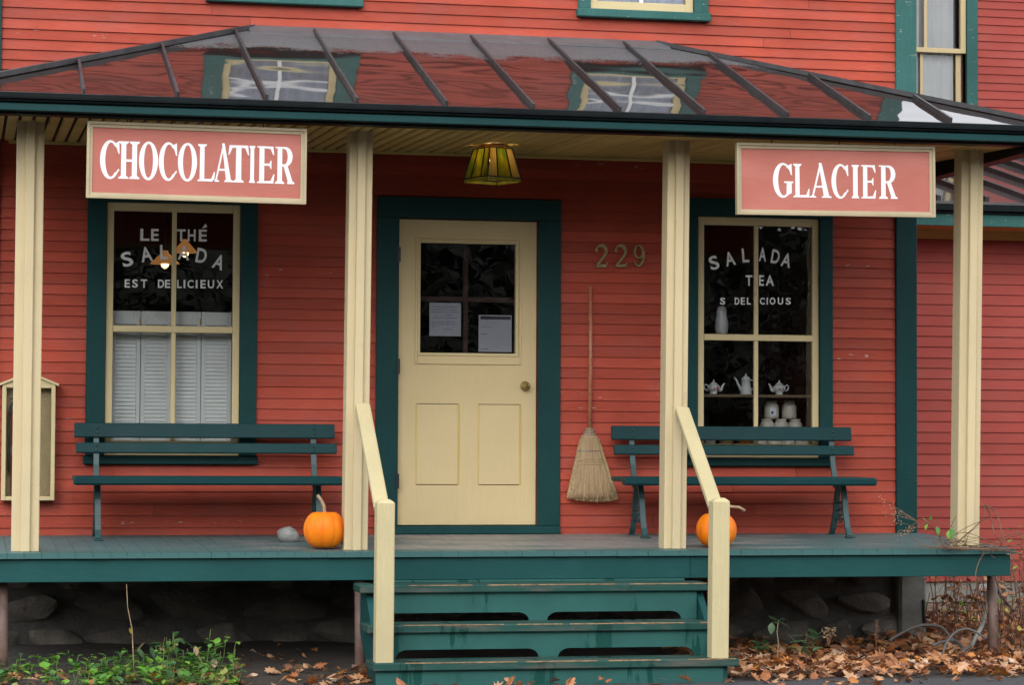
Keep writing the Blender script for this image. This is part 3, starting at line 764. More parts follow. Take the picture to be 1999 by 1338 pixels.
# hipped roof
RT0, RE = 3.335, 2.595; HL, HR = -1.0, 1.784; EL, ER = -3.0, 3.784; RD = 2.0
def rz(y): return RT0+(RT0-RE)*y/RD
roof = MB().add([(HL, 0, RT0-.03), (HR, 0, RT0-.03), (ER, -RD+.03, RE-.03), (EL, -RD+.03, RE-.03), (EL, 0, RE-.03), (ER, 0, RE-.03)],
                [(0, 3, 2, 1), (0, 4, 3), (1, 2, 5)]).build('roof', 'gutter_dark', porch)
seams = [-2.165, -1.630, -1.118, -.588, -.056, .468, 1.0, 1.524, 2.05, 2.575, 3.10]
def top_y(x):
    if x < HL: return -(HL-x)
    if x > HR: return -(x-HR)
    return 0.0
def panel(xa, xb):
    pts = sorted({xa, xb} | {h for h in (HL, HR) if xa < h < xb}); tl = [(x, top_y(x)) for x in pts]
    loop = [(xa, -RD), (xb, -RD)]+[(x, y) for x, y in reversed(tl)]
    if loop[-1] == loop[0]: loop = loop[:-1]
    cl = []
    for p in loop:
        if not cl or (abs(p[0]-cl[-1][0])+abs(p[1]-cl[-1][1])) > 1e-5: cl.append(p)
    if abs(cl[0][0]-cl[-1][0])+abs(cl[0][1]-cl[-1][1]) < 1e-5: cl.pop()
    dz_ = rnd(-.004, .004); n = len(cl)
    vs = [(x, y, rz(y)+dz_*(1+y/RD)) for x, y in cl]+[(x, y, rz(y)-.012) for x, y in cl]
    MB().add(vs, [tuple(range(n)), tuple(range(2*n-1, n-1, -1))]+[(i, i+n, (i+1) % n+n, (i+1) % n) for i in range(n)]).build('roof_panel', 'roof_metal', roof)
ed = [EL+.001]+seams+[ER-.001]
for a, b in zip(ed, ed[1:]): panel(a+.001, b-.001)
for sx, hx, ex in ((-1, HL, EL), (1, HR, ER)):
    vs = [(hx, 0, RT0), (ex, -RD, RE), (ex, 0, RE)]
    MB().add(vs+[(p[0], p[1], p[2]-.012) for p in vs], [(0, 1, 2) if sx < 0 else (0, 2, 1), (3, 5, 4) if sx < 0 else (3, 4, 5)]).build('roof_panel', 'roof_metal', roof)
    MB().beam((hx, -.0, RT0+.012), (ex, -RD, RE+.012), .075, .03).build('hip_cap', 'roof_seam', roof)
for x in seams:
    ty = top_y(x)-.06
    MB().beam((x, -RD+.0, RE+.013), (x, ty, rz(ty)+.013), .016, .034).build('seam', 'roof_seam', roof)
mb = MB(); mb.hexa([(HL-.02, -.15, rz(-.15)+.001), (HR+.05, -.15, rz(-.15)+.001), (HR+.05, -.02, rz(-.02)+.001), (HL-.02, -.02, rz(-.02)+.001),
                    (HL-.02, -.15, rz(-.15)+.008), (HR+.05, -.15, rz(-.15)+.008), (HR+.05, -.02, rz(-.02)+.030), (HL-.02, -.02, rz(-.02)+.030)])
mb.build('top_flashing', 'flashing', roof)
# eaves: dark gutter, green fascia
def ringbox(name, mat, d0, d1, z0, z1):       # strip running round the three sides, from offset d0 (inner) to d1 (outer)
    mb = MB()
    mb.box(EL-d1, ER+d1, -RD-d1, -RD-d0, z0, z1, .003)
    mb.box(EL-d1, EL-d0, -RD-d0+.0005, -.04, z0, z1, .003).box(ER+d0, ER+d1, -RD-d0+.0005, -.04, z0, z1, .003)
    return mb.build(name, mat, porch)
gut = ringbox('gutter', 'gutter_dark', -.06, .018, RE-.034, RE-.004)
for a, b, d in ((RE-.041, RE-.0345, .026), (RE-.051, RE-.0415, .008), (RE-.057, RE-.0515, .018), (RE-.064, RE-.0575, .002)):
    mb = MB().box(EL-d, ER+d, -RD-d, -RD+.06, a, b, .003); mb.build('gutter_rib', 'gutter_dark', gut)
ringbox('fascia', 'green_trim', -.06, .002, RE-.106, RE-.0645)
mb = MB().box(EL+.05, ER-.05, -RD+.062, -RD+.16, RE-.120, RE-.066); mb.build('eave_beam', 'gutter_dark', porch)
for x0, x1 in ((EL+.06, EL+.16), (ER-.16, ER-.06)): MB().box(x0, x1, -RD+.161, -.05, RE-.160, RE-.066).build('eave_beam', 'gutter_dark', porch)
# soffit boards
sf = MB().box(EL+.16, ER-.16, -RD+.17, -.05, RE-.04, RE-.03).build('soffit', 'dark_wood', porch)
x = EL+.165
while x < ER-.17:
    wd = min(.080, ER-.165-x); gp = .009 if x < .4 else .002; dzb = rnd(-.002, .002)
    ya, yb = -RD+.162, -.035; za, zb = RE-.112, RE-.044
    m = MB(); c = .008 if x < .4 else .003
    prof = [(x+gp, .0), (x+gp+c, -c), (x+wd-gp-c, -c), (x+wd-gp, 0)]
    vs = [(p, ya, za+q+dzb) for p, q in prof]+[(p, yb, zb+q+dzb) for p, q in prof]+[(x+gp, ya, za+.014), (x+wd-gp, ya, za+.014), (x+gp, yb, zb+.003), (x+wd-gp, yb, zb+.003)]
    m.add(vs, [(0, 4, 5, 1), (1, 5, 6, 2), (2, 6, 7, 3), (0, 8, 10, 4), (3, 7, 11, 9), (8, 9, 11, 10), (0, 1, 2, 3, 9, 8), (4, 10, 11, 7, 6, 5)])
    m.build('soffit_board', 'cream_soffit', sf); x += .080
MB().box(-2.558, 3.486, -.034, -.019, RE-.068, RE-.046, .003).build('soffit_molding', 'cream_soffit', porch)

# ------------------------------------------------------------------ stairs
st = thing('porch_stairs', 'green wooden stairs of three steps leading up to the porch', 'stairs', (.53, -2.1, -.77))
TR = [(-1.95, -.226, -.541, 1.578), (-2.20, -.441, -.537, 1.592), (-2.45, -.635, -.541, 1.606)]
for i, (yf, zt, xa, xb) in enumerate(TR):
    back = -1.66 if i == 0 else TR[i-1][0]+.055
    tr = MB().box(xa, xb, yf, back-.002, zt-.046, zt, .006).build('tread', 'tread_green', st)
    xx = xa+rnd(.1, .3)
    while xx < xb-.1:
        L = rnd(.25, .7); MB().box(xx, min(xx+L, xb-.02), yf-.0012, yf+rnd(.006, .010), zt-rnd(.003, .006), zt+.0012).build('worn_edge', 'tread_edge', tr)
        xx += L+rnd(.01, .18)
def slot_poly(xa, xb, za, zb, slots, h):
    poly = [(xa, zb), (xa, za)]
    for s0, s1 in slots:
        r = h*.95; poly.append((s0, za))
        for k in range(7):
            a = math.pi-math.pi/2*k/6; poly.append((s0+1.4*r+1.4*r*math.cos(a), za+r*math.sin(a)))
        for k in range(7):
            a = math.pi/2-math.pi/2*k/6; poly.append((s1-1.4*r+1.4*r*math.cos(a), za+r*math.sin(a)))
        poly.append((s1, za))
    poly += [(xb, za), (xb, zb)]
    return poly
for i in range(3):
    yf, zt, xa, xb = TR[i]; ry = yf+.03
    za = TR[i+1][1]+.001 if i < 2 else -.80; zb = zt-.0465
    ra = px((737, 737, 735)[i], 1200, ry).x; rb = px((1360, 1388, 1412)[i], 1200, ry).x
    if i < 2:
        q = ((742, 1033), (1068, 1330)) if i == 0 else ((773, 1052), (1090, 1354))
        sl = [(px(a, 1200, ry).x, px(b, 1200, ry).x) for a, b in q]
        poly = slot_poly(ra, rb, za, zb, sl, .052)
    else: poly = [(ra, zb), (ra, za), (rb, za), (rb, zb)]
    MB().prism(poly[::-1] if False else poly, ry, ry+.022).build('riser', 'riser_green', st)
MB().box(px(730, 1130, -1.66).x, px(1336, 1130, -1.66).x, -1.664, -1.640, -.2245, -.2125).build('riser', 'riser_green', st)
for X in (px(724, 1250, -2.2).x+.02, px(1404, 1250, -2.2).x-.05):
    poly = [(-2.40, -.79), (-2.40, -.69), (-2.12, -.49), (-1.88, -.28), (-1.66, -.275), (-1.66, -.52), (-2.05, -.79)]
    mb = MB(); n = len(poly)
    tri = tessellate_polygon([[Vector((a, b, 0)) for a, b in poly]])
    mb.add([(X, a, b) for a, b in poly]+[(X+.04, a, b) for a, b in poly], [tuple(t) for t in tri]+[tuple(i+n for i in t[::-1]) for t in tri]+[(i, (i+1) % n, (i+1) % n+n, i+n) for i in range(n)])
    mb.build('stringer', 'green_rim', st)
# railings
def railing(name, label, nx, ntx, ztop, zbot, ptx, ptz):
    r = thing(name, label, 'railing', (nx, -2.4, -.63), 'stair railings')
    h = .051; Yc = -2.372
    q = [(-h, -h), (h, -h), (h, h), (-h, h)]; c = .006
    def ring(x, z, s=1.0): return [(x+a*s, Yc+b*s, z) for a, b in ((-h+c, -h), (h-c, -h), (h, -h+c), (h, h-c), (h-c, h), (-h+c, h), (-h, h-c), (-h, -h+c))]
    vs = ring(nx, zbot)+ring(ntx, ztop-.022)+ring(ntx, ztop-.012, .82)+ring(ntx+.004, ztop, .42)
    m = MB(); fs = [(k*8+i, k*8+(i+1) % 8, (k+1)*8+(i+1) % 8, (k+1)*8+i) for k in range(3) for i in range(8)]+[tuple(range(7, -1, -1)), tuple(range(24, 32))]
    m.add(vs, fs).build('newel_post', 'cream_rail', r)
    a = Vector((ptx, PY-.098, ptz)); b = Vector((ntx-.012, Yc+.035, ztop-.055)); d = (b-a).normalized()
    sd = Vector((1, 0, 0)); u = sd.cross(d).normalized()
    if u.z < 0: u = -u
    w2, h2 = .045, .021; pr = []
    for k in range(12):
        an = 2*math.pi*k/12; ca, sa = math.cos(an), math.sin(an)
        pr.append((w2*math.copysign(abs(ca)**.45, ca), h2*math.copysign(abs(sa)**.45, sa)))
    pts = [a+(b-a)*t for t in (0, .01, .5, 1)]; sc = [.85, 1, 1, 1]
    vs = [p+sd*x*s+u*z*s for p, s in zip(pts, sc) for x, z in pr]
    m = MB(); m.add(vs, [(k*12+i, k*12+(i+1) % 12, (k+1)*12+(i+1) % 12, (k+1)*12+i) for k in range(3) for i in range(12)]+[tuple(range(11, -1, -1)), tuple(range(36, 48))])
    m.build('handrail', 'cream_rail', r)
nl = px(751, 1285, -2.42); nr = px(1406, 1280, -2.42); tl = px(754, 980, -2.42); trr = px(1409, 977, -2.42)
railing('stair_railing', 'cream stair railing nearest the left pumpkin, its newel mossy at the foot', nl.x, tl.x, tl.z+.012, -.634, px(708, 790, -1.54).x, px(708, 792, -1.54).z)
railing('stair_railing', 'cream stair railing whose newel stands in front of a pumpkin', nr.x, trr.x, trr.z+.012, -.634, px(1331, 800, -1.54).x, px(1331, 799, -1.54).z)

# ------------------------------------------------------------------ hanging signs
def ell(cx, cy, rx, ry, a0, a1, n): return [(cx+rx*math.cos(R(a0+(a1-a0)*i/n)), cy+ry*math.sin(R(a0+(a1-a0)*i/n))) for i in range(n+1)]
def strip(outer, inner): return [[outer[i], outer[i+1], inner[i+1], inner[i]] for i in range(len(outer)-1)]
def serif(x0, x1, y, up, t=.035, b=.05):      # bracketed slab serif around a stem spanning x0..x1
    e = .13; s = 1 if up else -1
    return [(x0-e, y), (x1+e, y), (x1+e*.9, y+s*t), (x1, y+s*(t+b)), (x0, y+s*(t+b)), (x0-e*.9, y+s*t)]
def glyph(ch):
    P = []
    def stem(a, b, top=True, bot=True):
        P.append([(a, .02), (b, .02), (b, .98), (a, .98)])
        if bot: P.append(serif(a, b, 0, True))
        if top: P.append(serif(a, b, 1, False))
    if ch in 'OCG':
        if ch == 'O':
            o = ell(.5, .5, .5, .52, 0, 360, 40); i = ell(.5, .5, .235, .455, 0, 360, 40); P += strip(o, i)
        else:
            o = ell(.52, .5, .52, .52, 48, 318, 36); i = [(.56+.29*math.cos(R(a)), .5+.455*math.sin(R(a))) for a in [52+(312-52)*k/36 for k in range(37)]]; P += strip(o, i)
            P.append([(.70, .92), (.98, 1.0), (1.0, .66), (.94, .66), (.86, .80)])
            if ch == 'C': P.append([(.72, .07), (.86, .13), (1.0, .22), (.97, .27), (.80, .16)])
            else: P += [[(.70, .05), (.98, .12), (.98, .42), (.72, .42)], [(.58, .42), (1.06, .42), (1.06, .47), (.58, .47)]]
    elif ch == 'H': stem(.12, .36); stem(.64, .88); P.append([(.34, .455), (.66, .455), (.66, .52), (.34, .52)])
    elif ch == 'I': stem(.28, .72)
    elif ch == 'L': stem(.14, .40, bot=False); P += [[(.02, 0), (.40, 0), (.40, .06), (.10, .05), (.02, .035)], [(.38, 0), (.97, 0), (1.0, .26), (.95, .26), (.80, .075), (.38, .065)]]
    elif ch == 'E':
        stem(.14, .42, top=False, bot=False)
        P += [[(.02, 0), (.94, 0), (1.0, .25), (.94, .25), (.78, .07), (.02, .04)], [(.02, 1), (.92, 1), (.97, .77), (.91, .77), (.76, .93), (.02, .96)],
              [(.40, .475), (.70, .475), (.78, .39), (.82, .39), (.82, .62), (.78, .62), (.70, .535), (.40, .535)]]
    elif ch == 'T':
        P.append([(.37, .02), (.63, .02), (.63, .98), (.37, .98)]); P.append(serif(.37, .63, 0, True))
        P += [[(.05, 1), (.95, 1), (1.0, .74), (.95, .74), (.80, .93), (.20, .93), (.05, .74), (.0, .74)]]
    elif ch == 'A':
        P += [[(.09, .02), (.17, .02), (.50, .86), (.46, 1.0)], [(.42, 1.04), (.56, 1.04), (.92, .02), (.66, .02)], [(.26, .30), (.72, .30), (.70, .355), (.28, .355)],
              [(-.03, 0), (.30, 0), (.29, .035), (.17, .06), (.09, .06), (-.02, .035)], [(.56, 0), (1.03, 0), (1.02, .035), (.92, .06), (.66, .06), (.57, .035)]]
    elif ch == 'R':
        stem(.13, .38, top=False)
        P.append([(.0, 1), (.45, 1), (.45, .95), (.02, .96)])
        o = [(.42, 1.0)]+ell(.55, .735, .38, .265, 90, -90, 18)+[(.36, .47)]; i = [(.42, .945)]+ell(.50, .735, .17, .205, 90, -90, 18)+[(.36, .53)]
        P += strip(o, i)
        P += [[(.44, .50), (.66, .50), (.95, .05), (.70, .05)], [(.66, 0), (1.04, 0), (1.04, .04), (.95, .07), (.70, .07), (.66, .04)]]
    return P
def hanging_sign(label, word, corners, letters, vt, vb):
    SY = -1.86; tlc, trc, brc, blc = [px(x, y, SY) for x, y in corners]
    W = ((trc-tlc).length+(brc-blc).length)/2; Hh = ((tlc-blc).length+(trc-brc).length)/2
    s = thing('hanging_sign', label, 'sign', (0, 0, 0), 'hanging porch signs', local=True)
    s.location = (tlc+trc+brc+blc)/4; ang = math.atan2(trc.z-tlc.z, trc.x-tlc.x)*.5+math.atan2(brc.z-blc.z, brc.x-blc.x)*.5
    s.rotation_euler = (0, -ang, 0)
    fw = .033
    MB().box(-W/2+.01, W/2-.01, -.004, .012, -Hh/2+.01, Hh/2-.01).build('sign_panel', 'sign_pink', s)
    w, h = W/2, Hh/2
    for q in (((-w, h), (w, h), (w-fw, h-fw), (-w+fw, h-fw)), ((w, -h), (-w, -h), (-w+fw, -h+fw), (w-fw, -h+fw)),
              ((-w, -h), (-w, h), (-w+fw, h-fw), (-w+fw, -h+fw)), ((w, h), (w, -h), (w-fw, -h+fw), (w-fw, h-fw))):
        o, i = q[:2], q[2:]
        # mitred moulding: outer lip proud, sloping in to the panel
        mid = [(o[1][0]*.55+i[0][0]*.45, o[1][1]*.55+i[0][1]*.45), (o[0][0]*.55+i[1][0]*.45, o[0][1]*.55+i[1][1]*.45)]
        vs = [(o[0][0], .014, o[0][1]), (o[1][0], .014, o[1][1]), (o[0][0], -.026, o[0][1]), (o[1][0], -.026, o[1][1]),
              (mid[1][0], -.026, mid[1][1]), (mid[0][0], -.026, mid[0][1]), (mid[1][0], -.016, mid[1][1]), (mid[0][0], -.016, mid[0][1]),
              (i[1][0], -.012, i[1][1]), (i[0][0], -.012, i[0][1]), (i[1][0], .014, i[1][1]), (i[0][0], .014, i[0][1])]
        MB().add(vs, [(0, 1, 3, 2), (2, 3, 5, 4), (4, 5, 7, 6), (6, 7, 9, 8), (8, 9, 11, 10), (10, 11, 1, 0)]).build('frame_rail', 'sign_frame', s)
    for ch, a, b in letters:
        mb = MB(); k = 0; prev = None
        for poly in glyph(ch):
            if not (prev and poly[0] == prev[1]): k += 1
            yy = -.0045-.0003*k; prev = poly
            mb.prism([(-w+W*(a+(b-a)*p[0]), h-Hh*(vt+(vb-vt)*(1-p[1]))) for p in poly], yy, -.0041)
        mb.build('letter', 'sign_white', s)
    for f in (-.32, 0.02, .30):
        m = MB(); m.tube([(W*f, .0, h-.005), (W*f, .0, h+.075)], .0035, 6); m.build('hook', 'black_metal', s)
zl1 = lambda x: (x-480)/1220.0
hanging_sign('framed pink sign lettered CHOCOLATIER hanging above the shuttered window', 'CHOCOLATIER', ((168, 236), (597, 253), (598, 399), (170, 387)),
             [(c, zl1(a), zl1(b)) for c, a, b in (('C', 553, 660), ('H', 655, 770), ('O', 767, 872), ('C', 876, 977), ('O', 982, 1088), ('L', 1090, 1188), ('A', 1180, 1288), ('T', 1262, 1378), ('I', 1372, 1420), ('E', 1422, 1522), ('R', 1524, 1630))], .245, .735)
zl3 = lambda x: (x-393)/1100.0
hanging_sign('framed pink sign lettered GLACIER hanging above the teapot window', 'GLACIER', ((1438, 279), (1824, 287), (1822, 425), (1435, 419)),
             [(c, zl3(a), zl3(b)) for c, a, b in (('G', 595, 700), ('L', 705, 796), ('A', 798, 915), ('C', 918, 1012), ('I', 1022, 1080), ('E', 1082, 1167), ('R', 1182, 1282))], .275, .745)

# ------------------------------------------------------------------ lantern under the soffit
lc = px(962, 283, -.8)
lamp = thing('ceiling_lantern', 'square lantern of yellow-green stained glass under the porch ceiling', 'lamp', (lc.x, -.8, px(962, 286, -.8).z), local=True); lamp.scale = (1, 1, .84)
lamp.rotation_euler = (0, 0, R(24))
def lp(face, u, z, off=0):       # point on face, u in -1..1 across, z local
    t = (z+.245)/.225; half = .131+(.088-.131)*t if z > -.245 else .131
    half += off
    p = Vector((u*half, -half, z)); return Matrix.Rotation(R(90)*face, 3, 'Z') @ p
for f in range(4):
    for k, (a, b) in enumerate(((-.97, -.40), (-.40, .42), (.42, .97))):
        a1, b1 = a+.02, b-.02
        v = [lp(f, a1, -.240), lp(f, b1, -.240), lp(f, b1, -.022), lp(f, a1, -.022)]
        v2 = [lp(f, a1, -.240, -.004), lp(f, b1, -.240, -.004), lp(f, b1, -.022, -.004), lp(f, a1, -.022, -.004)]
        MB().add(v+v2, [(0, 1, 2, 3), (7, 6, 5, 4)]+[(i, i+4, (i+1) % 4+4, (i+1) % 4) for i in range(4)]).build('glass_pane', 'glass_yellow' if k == 1 else 'glass_pink' if f % 2 == 0 and k != 1 else 'glass_yellow', lamp)
    v = [lp(f, -.97, -.275), lp(f, .97, -.275), lp(f, .97, -.252), lp(f, -.97, -.252)]; v2 = [p*.975 for p in v]
    for p, q in zip(v2, v): p.z = q.z
    MB().add(v+v2, [(0, 1, 2, 3), (7, 6, 5, 4)]+[(i, i+4, (i+1) % 4+4, (i+1) % 4) for i in range(4)]).build('glass_pane', 'glass_yellow', lamp)
mb = MB()
for f in range(4):
    for u in (-1.0, -.40, .42): mb.tube([lp(f, u, -.246, .001), lp(f, u, -.018, .001)], .0048, 6)
    mb.tube([lp(f, -1, -.246, .001), lp(f, 1, -.246, .001)], .005, 6); mb.tube([lp(f, -1, -.018, .001), lp(f, 1, -.018, .001)], .005, 6)
mb.build('lead_frame', 'black_metal', lamp)
mb = MB(); mb.smooth = True; mb.lathe([(.02, -.03), (.085, -.012), (.095, .0), (.085, .006)], 24); mb.build('canopy', 'canopy_orange', lamp)
mb = MB(); mb.smooth = True; mb.lathe([(.012, -.12), (.028, -.105), (.033, -.085), (.026, -.06), (.014, -.04), (.014, -.02)], 14); mb.build('bulb', 'bulb', lamp)

# ------------------------------------------------------------------ house number
def stroke(pts, wd):
    out = []
    n = len(pts)
    for i, p in enumerate(pts):
        a = Vector(pts[max(i-1, 0)]); b = Vector(pts[min(i+1, n-1)]); t = (b-a).normalized(); nn = Vector((-t.y, t.x))
        out.append((Vector(p)+nn*wd[i]/2, Vector(p)-nn*wd[i]/2))
    return [[tuple(out[i][0]), tuple(out[i+1][0]), tuple(out[i+1][1]), tuple(out[i][1])] for i in range(n-1)]
two = ell(.18, .76, .09, .09, 0, 360, 14)
def digit(ch):
    if ch == '2':
        P = [ell(.17, .74, .11, .09, 0, 350, 14)]
        path = ell(.47, .70, .34, .255, 165, -30, 14)+[(.60, .42), (.38, .24), (.16, .07)]
        wd = [.06, .07, .08, .09, .11, .13, .16, .18, .2, .21, .21, .2, .19, .17, .15, .13, .12, .11][:len(path)]
        P += stroke(path, wd+[.1]*(len(path)-len(wd)))
        P += [[(.10, .0), (.82, .0), (.94, .22), (.86, .22), (.76, .13), (.12, .13)]]
    else:
        o = ell(.46, .68, .38, .31, 0, 360, 28); i = ell(.46, .68, .20, .24, 0, 360, 28); P = strip(o, i)
        path = [(.80, .70), (.80, .5), (.74, .28), (.6, .12), (.42, .05), (.26, .09)]; P += stroke(path, [.16, .17, .16, .13, .10, .08]); P.append(ell(.22, .16, .10, .085, 0, 350, 14))
    return P
hn = thing('house_number', 'tarnished brass house number 229 on the red wall', 'house number', tuple(px(1210, 520, -.02)))
for ch, x0, x1 in (('2', 1159, 1188), ('2', 1197, 1226), ('9', 1233, 1261)):
    a = px(x0, 522, -.02); b = px(x1, 478, -.02); mb = MB(); k = 0
    for poly in digit(ch):
        mb.prism([(a.x+(b.x-a.x)*p[0], a.z+(b.z-a.z)*p[1]) for p in poly], -.030-.0004*k, -.017); k += 1
    mb.build('digit', 'digit_brass', hn)

# ------------------------------------------------------------------ broom
bt, bb = px(1152.5, 559, -.06), px(1151, 836, -.06)
br = thing('straw_broom', 'straw broom with red handle hanging upright on the red wall', 'broom', (bb.x, -.06, px(1155, 980, -.06).z))
mb = MB(); mb.smooth = True; mb.tube([bb, bb.lerp(bt, .5)+Vector((.003, 0, 0)), bt], [.0145, .0135, .0125], 12); mb.build('handle', 'handle_red', br)
prof = [(836, 1151, 9), (846, 1150.5, 11), (852, 1150.5, 17), (862, 1151, 22), (880, 1151, 25), (900, 1152, 30), (930, 1154, 38), (960, 1155.5, 46), (974, 1156, 50)]
def bpt(y): 
    for (ya, xa, wa), (yb, xb, wb) in zip(prof, prof[1:]):
        if ya <= y <= yb: t = (y-ya)/(yb-ya); return xa+(xb-xa)*t, wa+(wb-wa)*t
    return prof[-1][1:]
mb = MB(); mb.smooth = True; n = 28; vs = []
for y, xc, wv in prof:
    c = px(xc, y, -.06); hw = wv/300; dp = min(.034, hw*.6)
    for k in range(n): a = 2*math.pi*k/n; vs.append((c.x+hw*math.cos(a), -.06+dp*math.sin(a), c.z-(.012*(1-math.cos(a)) if y > 950 else 0)*0))
mb.add(vs, [(i*n+(k+1) % n, i*n+k, (i+1)*n+k, (i+1)*n+(k+1) % n) for i in range(len(prof)-1) for k in range(n)]+[tuple(range(n)), tuple((len(prof)-1)*n+k for k in range(n-1, -1, -1))])
mb.build('brush_head', 'straw', br)
mb = MB()
for i in range(700):      # individual straws over the surface, ends uneven
    u = rnd(-1, 1); f = rnd(.0, 1); y0 = rnd(856, 940); y1 = 973+rnd(-6, 8)+u*2-6*abs(u)**3
    xa, wa = bpt(y0); xb, wb = bpt(min(y1, 974)); pa = px(xa+u*wa*.97, y0, -.06); pb = px(xb+u*wb*(1.0+rnd(-.02, .04)), y1, -.06)
    da = .034*math.sqrt(max(0, 1-u*u))*f; q = .0011
    mb.add([(pa.x-q, -.061-da, pa.z), (pa.x+q, -.061-da, pa.z), (pb.x+q, -.062-da*rnd(.9, 1.1), pb.z), (pb.x-q, -.062-da, pb.z), (pa.x, -.059-da, pa.z), (pb.x, -.060-da, pb.z)], [(0, 1, 2, 3), (1, 4, 5, 2), (4, 0, 3, 5)])
mb.build('straws', ['straw_light'], br)['kind'] = 'stuff'
for y, mt in ((837, 'wire'), (841, 'wire'), (845, 'wire'), (849, 'wire'), (881, 'wire'), (897, 'straw_light'), (902, 'straw_light'), (907, 'straw_light')):
    xc, wv = bpt(y); c = px(xc, y, -.06); hw = wv/300+.001; mb = MB(); mb.smooth = True
    mb.tube([(c.x+hw*math.cos(a), -.06+(min(.034, hw*.6)+.0025)*math.sin(a), c.z) for a in [2*math.pi*k/24 for k in range(25)]], .0022, 5, False); mb.build('binding', mt, br)

# ------------------------------------------------------------------ benches
def make_bench():
    b = thing('park_bench', '', 'bench', (0, 0, 0), 'porch benches', local=True)
    L = .86
    MB().box(-L, L, -.645, -.53, .346, .400, .012).build('seat_slat', 'green_bench', b)
    for y in (-.51, -.40, -.29): MB().box(-L+.01, L-.01, y-.0, y+.10, .368, .400, .006).build('seat_slat', 'green_bench', b)
    def back(zc, h, y, dx):
        m = MB().box(-L+dx+.02, L-.02+dx, -.014, .014, -h/2, h/2, .005); M = Matrix.Translation((0, y, zc)) @ Matrix.Rotation(R(-9), 4, 'X')
        m.v = [M @ v for v in m.v]; return m.build('back_slat', 'green_bench', b)
    back(.690, .094, -.155, 0); back(.577, .066, -.176, .012)
    for sx in (-.70, .70):
        def bar(path, w, t):
            m = MB(); pts = [Vector((sx, y, z)) for y, z in path]; vs = []
            for i, p in enumerate(pts):
                d = (pts[min(i+1, len(pts)-1)]-pts[max(i-1, 0)]).normalized(); nn = Vector((0, -d.z, d.y))
                for a, c in ((-1, -1), (1, -1), (1, 1), (-1, 1)): vs.append(p+Vector((a*w/2, 0, 0))+nn*c*t/2)
            k = len(pts); m.add(vs, [(i*4+j, i*4+(j+1) % 4, (i+1)*4+(j+1) % 4, (i+1)*4+j) for i in range(k-1) for j in range(4)]+[(3, 2, 1, 0), tuple((k-1)*4+j for j in range(4))]); return m
        up = bar([(-.135, .71), (-.16, .58), (-.19, .47), (-.225, .39), (-.255, .33)], .034, .02); up.build('back_support', 'iron_green', b)
        bar([(-.60, .352), (-.42, .350), (-.22, .354)], .034, .016).build('seat_support', 'iron_green', b)
        for path in ([(-.40, .345), (-.44, .25), (-.46, .15), (-.50, .06), (-.545, .006)], [(-.30, .345), (-.27, .25), (-.245, .15), (-.20, .06), (-.15, .006)]):
            m = bar(path, .036, .022); y = path[-1][0]; m.box(sx-.03, sx+.03, y-.035, y+.03, 0, .009, .002); m.build('leg', 'iron_green', b)
        m = MB()
        for zz in (.11, .17, .22):
            ya = -.46-.02*(.17-zz)/.06*.5; m.tube([(sx, ya, zz), (sx, -.35, zz+.012), (sx, -.25, zz)], .007, 6)
        for k in range(3): m.tube([(sx, -.35+.028*math.cos(a), .165+.045*(k-1)+.024*math.sin(a)) for a in [math.pi*2*j/10 for j in range(11)]], .006, 5, False)
        m.build('scrollwork', 'iron_green', b)
        for zz, y in ((.705, -.17), (.675, -.172), (.59, -.19), (.565, -.193)):
            m = MB(); m.smooth = True; ylathe(m, [(.001, -.006), (.006, -.004), (.008, 0), (.008, .006)], (sx+.006*(zz > .6), y-.0, zz), 10); m.build('bolt', 'iron_green', b)
    return b
b1 = make_bench(); b2 = copy_tree(b1)
b1['label'] = 'dark green slatted bench under the shuttered window, beside the grey stone'
b2['label'] = 'dark green slatted bench under the teapot window, right of the broom'
b1.location = ((px(143, 930, -.6).x+.86), 0.0, -.012); b2.location = (px(1712, 930, -.6).x-.86-.005, 0, -.010)
b2.rotation_euler = (0, 0, R(-1.2))

# ------------------------------------------------------------------ pumpkins, stone
def pumpkin(loc, w_, h_, stempts, label, rot):
    p = thing('pumpkin', label, 'pumpkin', loc, 'orange pumpkins on the porch', local=True); p.rotation_euler = (0, 0, rot)
    n, m = 96, 26; vs = []
    for i in range(m+1):
        t = math.pi*i/m; sn = max(0.0, math.sin(t))
        for k in range(n):
            a = 2*math.pi*k/n; rib = 1-.045*(abs(math.cos(a*5.5))**6)*sn**.6-.012*math.cos(a*2+1)
            r = w_/2*(sn**.80)*rib; z = h_/2-h_/2*math.cos(t)*(1.0)
            d = .10*h_*max(0, 1-(r/(w_*.26))**2) if i > m/2 else .06*h_*max(0, 1-(r/(w_*.26))**2)
            z += -d if i > m/2 else d
            vs.append((r*math.cos(a), r*math.sin(a), z))
    MB().add(vs, [(i*n+k, i*n+(k+1) % n, (i+1)*n+(k+1) % n, (i+1)*n+k) for i in range(m) for k in range(n)]).build('body', 'pumpkin_skin', p, True)
    z0 = h_*.9
    mb = MB(); mb.smooth = True; mb.tube([(0, 0, z0-.02)]+[(x, y, z0+z) for x, y, z in stempts], [.020]+[.0115-.004*i/len(stempts) for i in range(len(stempts)-1)]+[.010], 8)
    mb.build('stem', 'stem_pale', p)
a = px(633, 1070, -1.40); pumpkin((a.x, -1.40, dzf(-1.4)-.002), .255, .238, [(0, 0, .01), (-.004, 0, .05), (-.022, 0, .085), (-.045, -.005, .112)], 'orange pumpkin with upright curved stem beside the grey stone', .0)
a = px(1398, 1069, -1.42); pumpkin((a.x, -1.42, dzf(-1.42)-.002), .258, .225, [(0, 0, .015), (.03, 0, .04), (.09, 0, .055), (.15, 0, .05), (.185, 0, .028)], 'orange pumpkin with sideways stem half hidden behind the railing post', .0)
import bmesh
